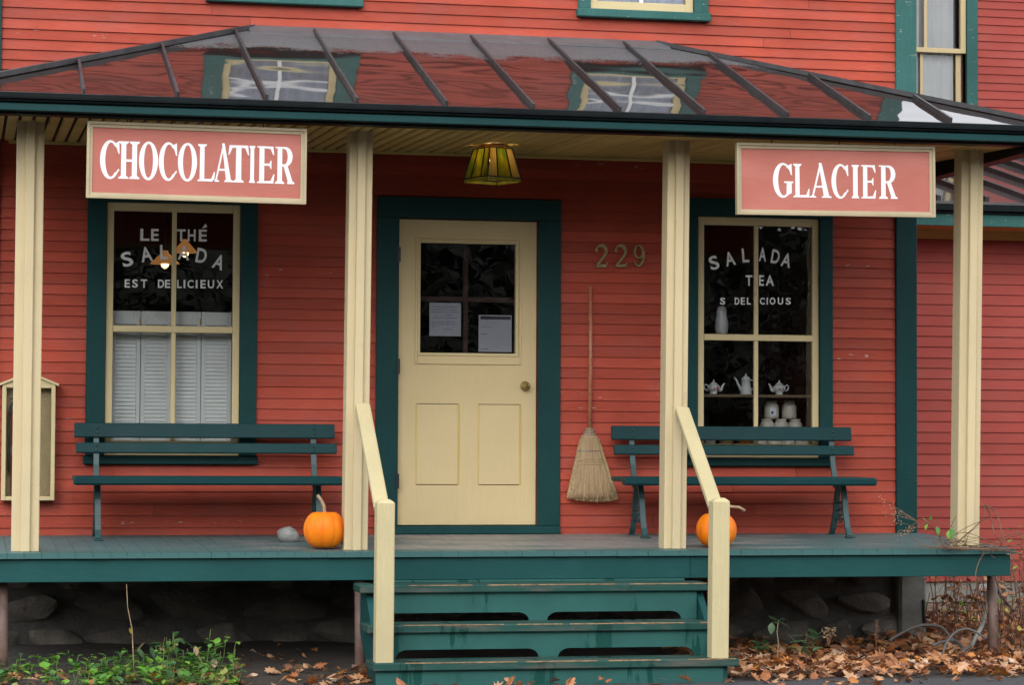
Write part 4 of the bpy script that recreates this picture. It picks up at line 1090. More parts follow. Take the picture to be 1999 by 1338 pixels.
bm = bmesh.new(); bmesh.ops.create_icosphere(bm, subdivisions=4, radius=1)
for v in bm.verts:
    d = v.co.copy(); q = d*(1+.14*noise.noise(d*1.1+Vector((3.1, 0, 0)))+.05*noise.noise(d*3))
    v.co = Vector((q.x*.068, q.y*.06, max(-.042, q.z*.055-.006*(q.x)))) + Vector((0, 0, .042))
me = bpy.data.meshes.new('stone'); bm.to_mesh(me); bm.free()
for p in me.polygons: p.use_smooth = True
me.materials.append(MATS['rock']); rk = bpy.data.objects.new('loose_stone', me); COL.objects.link(rk)
a = px(563, 1051, -.75); rk.location = (a.x, -.75, dzf(-.75)-.001); tag(rk, 'rounded grey stone on the deck beside the left pumpkin', 'stone')

# ------------------------------------------------------------------ extinguisher cabinet
cx0, cx1 = px(3, 900, -.12).x, px(107, 900, -.12).x; cz0, cz1 = px(56, 978, -.12).z, px(56, 750, -.12).z; cm = (cx0+cx1)/2; pk = px(56, 728, -.12).z
cab = thing('extinguisher_cabinet', 'cream glass-fronted wall cabinet with little gable roof behind the first post', 'cabinet', (cm, -.06, cz0))
MB().box(cx0+.006, cx1-.006, -.030, -.018, cz0+.006, cz1-.003).build('back_panel', 'cab_back', cab)
f = .026; mb = MB()
mb.box(cx0, cx0+f, -.128, -.018, cz0, cz1, .003).box(cx1-f, cx1, -.128, -.018, cz0, cz1, .003).box(cx0+f, cx1-f, -.126, -.0301, cz0, cz0+f, .003).box(cx0+f, cx1-f, -.126, -.0301, cz1-f, cz1, .003)
mb.build('frame', 'cream_flat', cab)
MB().prism([(cx0+.004, cz1+.001), (cx1-.004, cz1+.001), (cm, pk-.014)], -.122, -.018).build('gable', 'cream_flat', cab)
for s in (-1, 1):
    e = Vector((cm+s*((cx1-cx0)/2+.02), -.078, cz1-.006)); t = Vector((cm, -.078, pk))
    MB().beam(e, t, .125, .014).build('roof_board', 'cream_flat', cab)
MB().box(cx0+f, cx1-f, -.112, -.109, cz0+f, cz1-f).build('pane', 'pane_glass', cab)
ext = thing('fire_extinguisher', 'red fire extinguisher inside the glass-fronted cabinet', 'fire extinguisher', (cm, -.07, cz0+f))
ex = px(36, 900, -.07).x; z0 = cz0+f+.002; zt = px(30, 795, -.07).z
mb = MB(); mb.smooth = True; mb.lathe([(.045, z0), (.050, z0+.012), (.050, zt-.05), (.040, zt-.018), (.02, zt), (.014, zt+.02)], 24, (ex, -.068, 0)); mb.build('cylinder', 'extinguisher_red', ext)
mb = MB(); mb.smooth = True; lz = px(30, 880, -.07).z; mb.lathe([(.0508, lz-.03), (.0508, lz+.03)], 24, (ex, -.068, 0)); mb.build('label_band', 'label_tan', ext)
mb = MB(); mb.box(ex-.012, ex+.012, -.08, -.056, zt+.02, zt+.05, .003).box(ex-.06, ex+.01, -.074, -.062, zt+.05, zt+.058, .002); mb.build('valve', 'black_metal', ext)
mb = MB(); mb.smooth = True; mb.tube([(ex-.01, -.07, zt+.035), (ex-.045, -.075, zt+.025), (ex-.066, -.08, zt-.06), (ex-.064, -.08, zt-.25), (ex-.062, -.08, zt-.42)], .008, 8); mb.build('hose', 'cable_black', ext)

# ------------------------------------------------------------------ notices behind the door glass
def notice(label, x0, y0, x1, y1, lines, band=False):
    a = px(x0, y1, .05); b = px(x1, y0, .05)
    o = thing('paper_notice', label, 'notice', (a.x, .05, a.z), 'notices behind the door glass')
    MB().box(a.x, b.x, .049, .0495, a.z, b.z).build('sheet', 'paper', o)
    mb = MB()
    if band: mb.box(a.x+.012, b.x-.006, .0482, .0488, b.z-.03, b.z-.008)
    for fx, fy, wd in lines:
        x = a.x+(b.x-a.x)*fx; z = b.z-(b.z-a.z)*fy; xe = x+(b.x-a.x)*wd
        while x < xe:
            l = rnd(.006, .022); mb.box(x, min(x+l, xe), .0482, .0488, z-rnd(.0008, .002), z+rnd(.0008, .002)); x += l+.004
    mb.build('writing', 'ink', o)
notice('white handwritten notice taped inside the door glass, the smaller one', 838, 592, 900, 656, [(.06, .12, .85), (.06, .2, .8), (.06, .28, .84), (.5, .37, .2), (.06, .45, .8), (.1, .58, .7), (.08, .64, .8), (.08, .71, .2), (.45, .8, .3)])
notice('white lined hours sheet with grey header at the lower right of the door glass', 934, 616, 999, 687, [(.45, .22, .12), (.08, .32, .32), (.08, .52, .2), (.06, .93, .25)], True)

# ------------------------------------------------------------------ inside the windows
sx0, sx1 = -1.885, -1.092; sz1 = px(300, 608, .14).z; sz0 = .40
sh = thing('louvred_shutters', 'white louvred folding shutters inside the left window', 'shutters', ((sx0+sx1)/2, .14, sz0))
xb = [sx0]+[px(x, 700, .14).x for x in (274, 334, 392)]+[sx1]
for a, b in zip(xb, xb[1:]):
    a += .002; b -= .002; sw = .028; mb = MB(); tr = px(300, 634, .14).z
    mb.box(a, a+sw, .128, .150, sz0, sz1, .003).box(b-sw, b, .128, .150, sz0, sz1, .003).box(a+sw, b-sw, .129, .149, tr, sz1, .003)
    pn = mb.build('shutter_panel', 'shutter_white', sh)
    z = sz0+.02
    while z < tr-.02:
        MB().beam((a+sw, .139, z), (b-sw, .139, z), .0275, .005, Vector((0, -.90, .43))).build('louvre', 'shutter_white', pn); z += .0255
    MB().box(a+sw, b-sw, .152, .154, sz0, tr).build('panel_backing', 'shutter_white', pn)
for x, y in ((274, 628), (392, 628)):
    c = px(x, y, .12); MB().box(c.x-.006, c.x+.006, .124, .128, c.z-.02, c.z+.02).build('hinge', 'brass', sh)
for x, y, wv, lab in ((361, 483, 50, 'glowing pendant lamp inside the shuttered window, the higher one'), (322, 505, 58, 'reflection of a pendant lamp in the shuttered window, built as a lower lamp')):  # the lower one is a reflection, built as a second lamp
    Y = 2.4; c = px(x, y, Y); k = 1/262.0*wv/2
    p = thing('pendant_lamp', lab, 'lamp', (c.x, Y, c.z), 'pendant lamps in the shop', local=True)
    mb = MB(); mb.smooth = True; mb.lathe([(k, -.04), (k*.97, -.034), (k*.62, .0), (k*.60, .006), (k*.25, .04), (k*.2, .06)], 24); mb.build('shade', 'pendant_glow', p)
    mb = MB(); mb.smooth = True; mb.lathe([(.005, -.075), (.025, -.06), (.03, -.04), (.02, -.01)], 12); mb.build('bulb', 'pendant_bulb', p)
    MB().tube([(0, 0, .06), (0, 0, 2.56-c.z)], .006, 6).build('cord', 'black_metal', p)
shz = px(1430, 771, .22).z
s = MB().box(2.07, 2.925, .12, .34, shz-.018, shz).build('display_shelf', 'shelf_wood'); tag(s, 'thin wooden shelf carrying the teapots inside the right window', 'shelf')
shz2 = px(1410, 652, .22).z
s = MB().box(2.07, 2.925, .12, .34, shz2-.022, shz2-.004).build('display_shelf', 'shelf_wood'); tag(s, 'higher wooden shelf carrying the white vase inside the right window', 'shelf')
def teapot(x, label, d):
    c = px(x, 768, .22); t = thing('teapot', label, 'teapot', (c.x, .22, shz+.0005), 'teapots in the window', local=True)
    mb = MB(); mb.smooth = True; mb.lathe([(.026, 0), (.028, .006), (.022, .012), (.040, .03), (.047, .045), (.044, .058), (.030, .068), (.026, .070)], 24); mb.build('body', 'porcelain', t)
    mb = MB(); mb.smooth = True; mb.lathe([(.028, .0705), (.024, .078), (.010, .086), (.004, .089), (.008, .095), (.005, .101), (.001, .102)], 20); mb.build('lid', 'porcelain', t)
    mb = MB(); mb.smooth = True; mb.tube([(d*.040, 0, .026), (d*.056, 0, .035), (d*.064, 0, .058), (d*.072, 0, .072), (d*.080, 0, .074)], [.013, .011, .008, .006, .006], 10); mb.build('spout', 'porcelain', t)
    mb = MB(); mb.smooth = True; mb.tube([(-d*.042, 0, .060), (-d*.058, 0, .070), (-d*.068, 0, .060), (-d*.066, 0, .040), (-d*.050, 0, .028), (-d*.042, 0, .030)], .005, 8); mb.build('handle', 'porcelain', t)
    mb = MB()
    for k in range(9):
        a = -math.pi/2+rnd(-.5, .5); z = rnd(.028, .052); r = .0478; mb.lathe([(.001, -.004), (.006, 0), (.001, .004)], 6, (r*math.cos(a)*.98, r*math.sin(a)*.98, z))
    mb.build('flower_pattern', 'floral', t)
teapot(1393, 'white flowered teapot on the shelf, spout pointing at the tall jug', 1); teapot(1521, 'white flowered teapot on the shelf above the jars, spout to the left', -1)
c = px(1456, 768, .22)
j = thing('tall_jug', 'tall white handled coffee jug between the two teapots', 'jug', (c.x, .22, shz+.0005), local=True)
mb = MB(); mb.smooth = True; mb.lathe([(.040, 0), (.041, .004), (.034, .05), (.030, .10), (.034, .104), (.034, .108), (.024, .12), (.010, .13), (.006, .14), (.002, .148)], 20); mb.build('body', 'porcelain', j)
mb = MB(); mb.smooth = True; mb.tube([(-.034, 0, .03), (-.055, 0, .07), (-.068, 0, .10), (-.085, 0, .118)], [.012, .009, .007, .007], 8); mb.build('spout', 'porcelain', j)
mb = MB(); mb.smooth = True; mb.tube([(.032, 0, .10), (.062, 0, .10), (.078, 0, .075), (.070, 0, .045), (.036, 0, .035)], .0055, 8); mb.build('handle', 'porcelain', j)
c = px(1407, 652, .22)
mb = MB(); mb.smooth = True; mb.lathe([(.038, 0), (.043, .01), (.047, .05), (.046, .08), (.040, .105), (.036, .13), (.036, .16), (.030, .18), (.018, .192), (.002, .195)], 22)
o = mb.build('vase', 'porcelain'); o.location = (c.x, .20, shz2-.0035); tag(o, 'plain white bottle-shaped vase standing above the left teapot', 'vase')
def jarm(): 
    m = MB(); m.smooth = True
    return m.lathe([(.044, 0), (.050, .004), (.0515, .02), (.0515, .082), (.047, .098), (.038, .106), (.036, .108), (.036, .112), (.039, .113), (.039, .123), (.034, .125)], 22)
jy = .30; jb = px(1506, 818, jy).z; first = None
for r_, (xsr, ztop) in enumerate((((1506, 1540.5), jb), ((1497, 1524.5, 1552), jb-.1265), ((1483, 1511, 1538, 1566), jb-.253))):
    for k, xx in enumerate(xsr):
        if first is None: o = jarm().build('stoneware_jar', 'stoneware'); first = o
        else: o = first.copy(); COL.objects.link(o)
        o.location = (px(xx, 820, jy).x, jy, ztop); o.rotation_euler = (0, 0, rnd(0, 6))
        row = ('top', 'middle', 'bottom')[r_]; ords = {2: ('left', 'right'), 3: ('left', 'centre', 'right'), 4: ('first from left', 'second from left', 'third from left', 'fourth from left')}[len(xsr)][k]
        tag(o, 'cream stoneware jar, %s one in the %s row of the jar pyramid' % (ords, row) + (', with paper label' if r_ == 0 and k == 0 else ''), 'jar', 'stoneware jars in the window')
        if r_ == 0 and k == 0:
            o.rotation_euler = (0, 0, 0)
            m = MB(); nn = 10; vs = []
            for i in range(nn+1):
                a = -math.pi/2-.15+.9*(i/nn-.4); vs += [(.0522*math.cos(a), .0522*math.sin(a), .022), (.0522*math.cos(a), .0522*math.sin(a), .075)]
            lb = m.add(vs, [(2*i, 2*i+2, 2*i+3, 2*i+1) for i in range(nn)]).build('paper_label', 'paper'); lb.parent = o
            m = MB(); vs = []
            for i in range(5):
                a = -math.pi/2-.35+.3*(i/4); vs += [(.0526*math.cos(a), .0526*math.sin(a), .032), (.0526*math.cos(a), .0526*math.sin(a), .052)]
            lb = m.add(vs, [(2*i, 2*i+2, 2*i+3, 2*i+1) for i in range(4)]).build('printed_patch', 'ink'); lb.parent = o
# (children of the first jar were added after the copies share only its mesh)
jz = jb-.253
s = MB().box(2.08, 2.92, .11, .42, jz-.03, jz-.001).build('window_ledge', 'shelf_wood'); tag(s, 'wooden ledge carrying the jars inside the right window', 'shelf')
for xx, mt, nm, wv in ((1384, 'stoneware', 'pale tin on the window ledge at the far left behind the bench back', .085), (1416, 'tan_tin', 'tan tin on the window ledge behind the bench back', .10), (1452, 'orange_tin', 'orange tin on the window ledge next to the jars', .10)):
    c = px(xx, 860, .28); mb = MB(); mb.smooth = True; h = px(xx, 853, .28).z-jz
    o = mb.lathe([(wv/2-.003, 0), (wv/2, .004), (wv/2, h-.012), (wv/2+.003, h-.011), (wv/2+.003, h-.001), (wv/2-.004, h)], 20).build('round_tin', mt); o.location = (c.x, .26, jz); tag(o, nm, 'tin')

# ------------------------------------------------------------------ vegetation and litter
LV = [[(0, 0), (.10, .12), (.34, .10), (.22, .26), (.46, .34), (.24, .42), (.40, .62), (.16, .62), (.14, .82), (0, 1.0), (-.14, .82), (-.16, .62), (-.40, .62), (-.24, .42), (-.46, .34), (-.22, .26), (-.34, .10), (-.10, .12)],
      [(0, 0), (.12, .18), (.30, .22), (.16, .34), (.34, .48), (.16, .54), (.26, .72), (.10, .76), (0, 1), (-.10, .76), (-.26, .72), (-.16, .54), (-.34, .48), (-.16, .34), (-.30, .22), (-.12, .18)],
      [(0, 0), (.2, .2), (.3, .45), (.2, .75), (0, 1), (-.2, .75), (-.3, .45), (-.2, .2)]]
def leaf(mb, p, size, shape, mi, rot=None, curl=.25):
    pts = LV[shape]; M = rot or (Matrix.Rotation(rnd(0, 6.28), 3, 'Z') @ Matrix.Rotation(rnd(-.7, .7), 3, 'X') @ Matrix.Rotation(rnd(-.6, .6), 3, 'Y'))
    cv = rnd(-curl, curl*1.6); cu = rnd(-curl, curl)
    vs = [M @ Vector((x*size, (y-.5)*size, size*(cv*x*x*3+cu*(y-.5)**2*2))) + p for x, y in pts]
    vs.append(M @ Vector((0, 0, 0)) + p); n = len(pts); mb.cur = mi
    mb.add(vs, [(i, (i+1) % n, n) for i in range(n)])
DL = ['dead_leaf_%d' % i for i in range(7)]
mb = MB()
def litter(n, x0, x1, y0, y1, dens=None, hz=.05, s0=.05, s1=.115):
    k = 0
    while k < n:
        x, y = rnd(x0, x1), rnd(y0, y1)
        if dens and random.random() > dens(x, y): continue
        leaf(mb, Vector((x, y, gz(x, y)+rnd(.008, hz))), rnd(s0, s1), random.choice((0, 0, 1, 1, 2)), random.choices(range(7), (5, 4, 4, 3, 1.6, 3, 2))[0]); k += 1
litter(3400, 1.62, 5.2, -2.42, 1.6, lambda x, y: (1 if y < -.9 else .45 if y < -.2 or x > 3.4 else .12)*(1 if y > -2.25 else .6), .07)
litter(900, 3.2, 5.2, -1.2, 1.6, None, .10)
litter(70, -.95, -.38, -2.3, -1.5, None, .04); litter(25, -1.4, -.6, -1.5, -.3, None, .02, .03, .07)
litter(90, -2.7, -1.0, -2.4, -1.6, None, .05); litter(26, -.5, 1.6, -2.62, -2.46, None, .05, .05, .10)
litter(60, 1.7, 4.5, -2.75, -2.4, None, .012, .03, .09)
o = mb.build('leaf_litter', DL); tag(o, 'carpet of fallen brown and orange leaves on the ground below the porch', 'leaves', kind='stuff')
def big_leaf(x, y, size, label, mt):
    m = MB(); leaf(m, Vector((0, 0, 0)), size, 1, 0, Matrix.Rotation(rnd(0, 6), 3, 'Z') @ Matrix.Rotation(.9, 3, 'X'), .3)
    o = m.build('fallen_leaf', mt); P = px(x, y, -1.9); o.location = (P.x, -1.9, P.z); tag(o, label, 'leaf', 'large fallen leaves')
big_leaf(405, 1328, .16, 'large toothed pink-brown oak leaf at the end of the green undergrowth', 'pale_dead')
# green undergrowth at the lower left
def ovate(mb, base, dirv, size, mi, wd=.5):
    d = dirv.normalized(); s = d.cross(Vector((0, 0, 1))); s = s.normalized() if s.length > 1e-3 else Vector((1, 0, 0)); u = s.cross(d)
    fold = rnd(.05, .2); pr = [(0, 0), (.18, .30), (.42, .46), (.70, .34), (1, 0)]
    vs = []
    for t, ww in pr: 
        c = base+d*size*t-u*size*.12*t*t; vs += [c+s*size*ww*wd*1.1+u*size*ww*fold, c, c-s*size*ww*wd*1.1+u*size*ww*fold]
    mb.cur = mi; mb.add(vs, [(3*i, 3*i+1, 3*i+4, 3*i+3) for i in range(4)]+[(3*i+1, 3*i+2, 3*i+5, 3*i+4) for i in range(4)])
GL = ['green_leaf_%d' % i for i in range(5)]
mb = MB()
for i in range(260):
    x = rnd(-2.75, -1.26); y = rnd(-2.35, -1.35)
    if random.random() > (1.0 if x > -2.3 else .45)*(.35+1.1*max(0, .5+noise.noise(Vector((x*3.1, y*2.3, 4))))): continue
    hgt = rnd(.02, .11) if random.random() < .7 else rnd(.10, .20)*(1.25 if x > -1.7 else .8)
    b = Vector((x, y, gz(x, y)-.01)); lean = Vector((rnd(-.06, .06), rnd(-.06, .02), 0)); tip = b+lean+Vector((0, 0, hgt)); mb.cur = 5; mb.tube([b, (b+tip)/2+lean*.2, tip], .0020, 4)
    mi = random.choices(range(5), (4, 3, 3, 2, .6))[0]; big = rnd(.8, 1.35)
    for k in range(random.randint(4, 8)):
        q = b.lerp(tip, rnd(.35, 1)); a = rnd(0, 6.28); ovate(mb, q, Vector((math.cos(a), math.sin(a)-.35, rnd(-.2, .7))), rnd(.032, .062)*big, mi, rnd(.55, .8))
o = mb.build('undergrowth', GL+['stem_green']); tag(o, 'low bright green leafy undergrowth in front of the stone foundation', 'ground cover', kind='stuff')
def sprig(name, label, x, y0, y1, Y, leaves, mats, stem='stem_pale', bend=.0, cat='plant', r=.004):
    a = px(x, y0, Y); b = px(x+bend, y1, Y); a.z = min(a.z, gz(a.x, Y)) 
    t = thing(name, label, cat, tuple(a))
    mid = (a+b)/2+Vector((.012, .02, 0))
    m = MB(); m.smooth = True; m.tube([a, a.lerp(mid, .5), mid, mid.lerp(b, .5)+Vector((-.01, 0, 0)), b], [r, r*.9, r*.8, r*.65, r*.4], 6); m.build('stem', stem, t)
    for (lx, ly, sz, ang, mi) in leaves:
        p = px(lx, ly, Y+rnd(-.03, .03)); m = MB(); dv = Vector((math.cos(R(ang)), rnd(-.5, -.2), math.sin(R(ang)))); p0 = p-dv.normalized()*sz*.5
        ovate(m, p0, dv, sz, 0, .62)
        tt = min(1, max(0, (p0.z-a.z)/(b.z-a.z+1e-6))); m.tube([a.lerp(b, tt), p0], .0013, 4, False)
        m.build('leaf', mats[mi], t)
    return t
sprig('woody_sapling', 'thin woody stalk rising from the undergrowth to the deck edge', 262, 1300, 1142, -1.7, [(262, 1241, .05, 25, 0), (255, 1232, .04, 100, 0), (276, 1262, .065, 60, 1), (274, 1275, .07, -60, 2), (243, 1284, .05, 140, 2), (236, 1290, .05, 150, 2)], ['yellow_leaf', 'pale_dead', 'dusty_leaf'], bend=-15)
sprig('tall_weed', 'weed with drooping grey-green leaves right of the woody stalk', 310, 1312, 1245, -1.75, [(300, 1257, .085, 20, 0), (298, 1275, .075, -70, 0), (318, 1270, .06, -20, 1), (305, 1288, .06, -40, 0)], ['dusty_leaf', 'pale_dead'], 'stem_brown', 12)
sprig('withered_weed', 'weed with withered pale leaves at the right end of the undergrowth', 395, 1318, 1270, -1.75, [(383, 1272, .06, -80, 0), (418, 1296, .065, -90, 0), (355, 1252, .06, -40, 1), (390, 1300, .05, 30, 1), (370, 1290, .055, 120, 1), (405, 1285, .05, 60, 1), (344, 1270, .05, 90, 1), (360, 1285, .05, 170, 1), (378, 1262, .04, 30, 1)], ['pale_dead', 'green_leaf_2'], 'stem_pale', -8)
# weeds at the right
sprig('leafy_weed', 'green weed with five broad leaves against the dark right of the stairs', 1516, 1290, 1212, -1.55, [(1508, 1207, .085, 140, 0), (1522, 1211, .085, 25, 0), (1530, 1219, .085, -20, 0), (1506, 1228, .075, -100, 0), (1521, 1233, .06, -30, 0)], ['dusty_leaf'], 'stem_pale', 4)
lf = [(1552+rnd(-14, 45), 1245+rnd(-12, 30), rnd(.06, .10), rnd(-60, 200), 0) for _ in range(16)]
sprig('bushy_weed', 'bushy grey-green weed among the leaves, right of the five-leaved weed', 1572, 1300, 1232, -1.65, lf, ['dusty_leaf'], 'stem_brown', 4)
lf = [(1495+rnd(-25, 25), 1262+rnd(-10, 14), rnd(.04, .07), rnd(-60, 200), 0) for _ in range(12)]
sprig('low_weed', 'low dark green weed beside the right newel post', 1498, 1295, 1262, -1.35, lf, ['green_leaf_2'], 'stem_brown', 4)
def seedhead(name, label, x, yb, yt, Y, n, col, cat='plant', spread=12):
    a = px(x, yb, Y); t = thing(name, label, cat, tuple(a)); m = MB(); d = MB()
    for i in range(n):
        b = px(x+rnd(-spread, spread), yt+rnd(0, (yb-yt)*.45), Y+rnd(-.03, .03)); m.tube([a, a.lerp(b, .5)+Vector((rnd(-.01, .01), 0, .01)), b], [.002, .0016, .001], 4)
        for k in range(5): d.lathe([(.0006, -.005), (.004, 0), (.0006, .005)], 5, b+Vector((rnd(-.012, .012), rnd(-.01, .01), rnd(-.015, .012))))
    m.build('stem', 'stem_brown', t); d.build('seeds', col, t)
seedhead('dry_seed_weed', 'small dry weed with yellowish seed heads by the dark gap', 1617, 1262, 1226, -1.5, 9, 'stem_pale')
seedhead('dark_seed_stalk', 'single dark dried flower stalk standing among the leaves', 1710, 1262, 1208, -1.4, 4, 'stem_brown', spread=4)
# vines over the right end of the deck
def vine(name, label, strands, leaves=(), group=None, mat='stem_brown'):
    p0 = px(*strands[0][0][0], strands[0][2]); t = thing(name, label, 'vine', tuple(p0), group)
    for pts, r, Y in strands:
        P = [px(x, y, Y+.05*math.sin(i*1.7)) for i, (x, y) in enumerate(pts)]; Q = []
        for i in range(len(P)-1):      # smooth the path
            a, b, c, d = P[max(i-1, 0)], P[i], P[i+1], P[min(i+2, len(P)-1)]
            for k in range(5):
                u = k/5; Q.append(.5*((2*b)+(c-a)*u+(2*a-5*b+4*c-d)*u*u+(3*b-a-3*c+d)*u**3))
        Q.append(P[-1]); m = MB(); m.smooth = True; m.tube(Q, [r*(1-.5*i/len(Q)) for i in range(len(Q))], 5); m.build('stem', mat, t)
    for x, y, sz, ang, mt in leaves:
        p = px(x, y, -1.75+rnd(-.05, .05)); m = MB(); ovate(m, p, Vector((math.cos(R(ang)), -.35, math.sin(R(ang)))), sz, 0, .6); m.build('leaf', mt, t)
vine('climbing_vine', 'tangled brown vine with a few green leaves round the foot of the right post',
     [([(1999, 1083), (1960, 1075), (1920, 1073), (1870, 1071), (1842, 1066), (1832, 1045), (1815, 1025), (1800, 1012)], .0055, -1.74),
      ([(1932, 1066), (1900, 1074), (1850, 1072), (1810, 1068), (1785, 1055), (1776, 1040), (1782, 1026), (1790, 1020)], .004, -1.70),
      ([(1860, 1070), (1880, 1050), (1905, 1028), (1922, 1008), (1921, 985)], .0045, -1.66),
      ([(1922, 985), (1935, 1010), (1940, 1040), (1955, 1060), (1945, 1072), (1900, 1068)], .0042, -1.68),
      ([(1925, 987), (1945, 1003), (1956, 1040), (1972, 1082), (1998, 1112)], .0045, -1.72),
      ([(1840, 1066), (1870, 1040), (1905, 1022), (1935, 1012)], .003, -1.66), ([(1845, 1055), (1880, 1040), (1915, 1050), (1950, 1064)], .003, -1.65),
      ([(1790, 1030), (1815, 1020), (1840, 1022), (1862, 1030)], .003, -1.72), ([(1930, 1074), (1915, 1090), (1905, 1118), (1906, 1145), (1910, 1190)], .0042, -1.76),
      ([(1850, 1072), (1880, 1066), (1910, 1072), (1940, 1070)], .0038, -1.7), ([(1835, 1068), (1875, 1074), (1925, 1062), (1950, 1072)], .0035, -1.7),
      ([(1862, 1048), (1857, 1030), (1866, 1008)], .003, -1.65), ([(1933, 1075), (1936, 1086), (1944, 1090)], .003, -1.76)],
     [(1817, 1017, .035, 100, 'green_leaf_0'), (1829, 1028, .06, -85, 'green_leaf_0'), (1810, 1024, .04, -120, 'green_leaf_3'), (1856, 1030, .075, -85, 'green_leaf_0'), (1853, 1036, .06, -100, 'green_leaf_3'), (1803, 1012, .035, -60, 'green_leaf_3'),
      (1975, 1036, .06, 160, 'green_leaf_0'), (1985, 1038, .07, -45, 'green_leaf_0'), (1978, 1055, .05, -170, 'green_leaf_1'), (1984, 1032, .05, 30, 'green_leaf_1'), (1986, 1106, .045, 200, 'green_leaf_3')])
extra = []
for i in range(26):
    x, y = rnd(1842, 1965), rnd(1058, 1078); ang = rnd(-.7, .7)+(math.pi if random.random() < .5 else 0); pts = [(x, y)]
    for k in range(random.randint(3, 5)):
        ang += rnd(-.5, .5); x += math.cos(ang)*rnd(14, 26); y -= abs(math.sin(ang))*rnd(4, 20)-rnd(-3, 5); pts.append((min(x, 1996), min(y, 1076)))
    extra.append((pts, rnd(.0018, .0034), -1.70+rnd(-.05, .05)))
vine('dead_vine_tangle', 'mat of thin dead vine twigs lying round the foot of the right post', extra)
def dryflower(x0, y0, pts, label):
    t = thing('dry_flower_spray', label, 'plant', tuple(px(x0, y0, -1.7)), 'dry flower sprays by the right corner'); m = MB(); d = MB()
    for x, y in pts:
        a = px(x0, y0, -1.7); b = px(x, y, -1.72); m.tube([a, a.lerp(b, .5)+Vector((0, 0, .008)), b], [.0026, .002, .001], 4)
        for k in range(10):
            q = a.lerp(b, rnd(.55, 1.05))+Vector((rnd(-.02, .02), rnd(-.015, .015), rnd(-.018, .02))); d.lathe([(.0006, -.004), (.0045, 0), (.0006, .004)], 5, q)
    m.build('stem', 'stem_brown', t); d.build('dry_florets', 'pale_dead', t)
dryflower(1790, 1018, [(1718, 976), (1735, 990), (1726, 1005), (1745, 1000)], 'spray of dry pale flowers in front of the right bench end')
dryflower(1788, 1030, [(1752, 1044), (1765, 1040), (1757, 1052), (1775, 1035), (1742, 1020)], 'lower spray of dry yellowish flowers touching the deck')
# brown bramble at the far right
t = thing('bramble_bush', 'tangled brown bramble with dry leaves at the right edge by the pipe', 'bush', (3.95, -1.3, -.77)); m = MB(); d = MB()
for i in range(130):
    a = Vector((rnd(3.72, 4.6), rnd(-1.5, .3), -.78)); hgt = rnd(.2, .75); b = a+Vector((rnd(-.2, .2), rnd(-.15, .1), hgt)); c = b+Vector((rnd(-.25, .2), rnd(-.15, .05), -rnd(0, .3)))
    m.tube([a, a.lerp(b, .5)+Vector((rnd(-.04, .04), 0, .03)), b, b.lerp(c, .5)+Vector((0, 0, .05)), c], [.0042, .0036, .003, .002, .0012], 4)
    for k in range(9):
        leaf(d, a.lerp(b, rnd(.15, 1))+Vector((rnd(-.06, .06), rnd(-.06, .03), 0)), rnd(.03, .065), 2, random.choices(range(9), (3, 5, 1, 4, 1, 4, 0, .8, .8))[0])
m.build('stems', 'stem_brown', t); d.build('leaves', DL+['green_leaf_3', 'yellow_leaf'], t)['kind'] = 'stuff'
# hoses and cables
def hose(name, label, pts, r, mat, cat='hose'):
    P = [px(x, y, Y) for x, y, Y in pts]; Q = []
    for i in range(len(P)-1):
        a, b, c, d_ = P[max(i-1, 0)], P[i], P[i+1], P[min(i+2, len(P)-1)]
        for k in range(8): u = k/8; Q.append(.5*((2*b)+(c-a)*u+(2*a-5*b+4*c-d_)*u*u+(3*b-a-3*c+d_)*u**3))
    Q.append(P[-1]); m = MB(); m.smooth = True; m.tube(Q, r, 8); o = m.build(name, mat); tag(o, label, cat, 'hoses and cables below the porch end')
hose('garden_hose', 'long grey hose arching over the leaves toward the stairs', [(1736, 1252, -1.2), (1755, 1240, -1.2), (1785, 1225, -1.2), (1812, 1221, -1.2), (1838, 1226, -1.2), (1855, 1245, -1.2), (1872, 1262, -1.2)], .010, 'hose_grey')
hose('white_pipe', 'curved white plastic pipe running from the deck into the leaves', [(1930, 1140, -1.0), (1928, 1180, -1.0), (1918, 1220, -1.05), (1905, 1245, -1.1), (1897, 1262, -1.1)], .014, 'hose_white')
hose('garden_hose', 'thin grey hose looping between the long hose and the white pipe', [(1838, 1290, -1.6), (1845, 1262, -1.55), (1862, 1238, -1.5), (1885, 1229, -1.5), (1905, 1235, -1.5), (1925, 1248, -1.5)], .008, 'hose_grey')
hose('garden_hose', 'dark grey hose low in the leaves below the white pipe', [(1820, 1262, -1.3), (1840, 1254, -1.3), (1865, 1252, -1.3), (1880, 1272, -1.5), (1860, 1285, -1.6), (1895, 1262, -1.4)], .011, 'hose_grey')
hose('black_cable', 'black cable sloping down behind the right support pipe', [(1945, 1150, -.6), (1962, 1175, -.6), (1985, 1200, -.6), (1999, 1212, -.6)], .010, 'cable_black', 'cable')
hose('black_cable', 'short black cable down the concrete corner pier', [(1803, 1172, -.07), (1804, 1195, -.07), (1806, 1225, -.07)], .010, 'cable_black', 'cable')

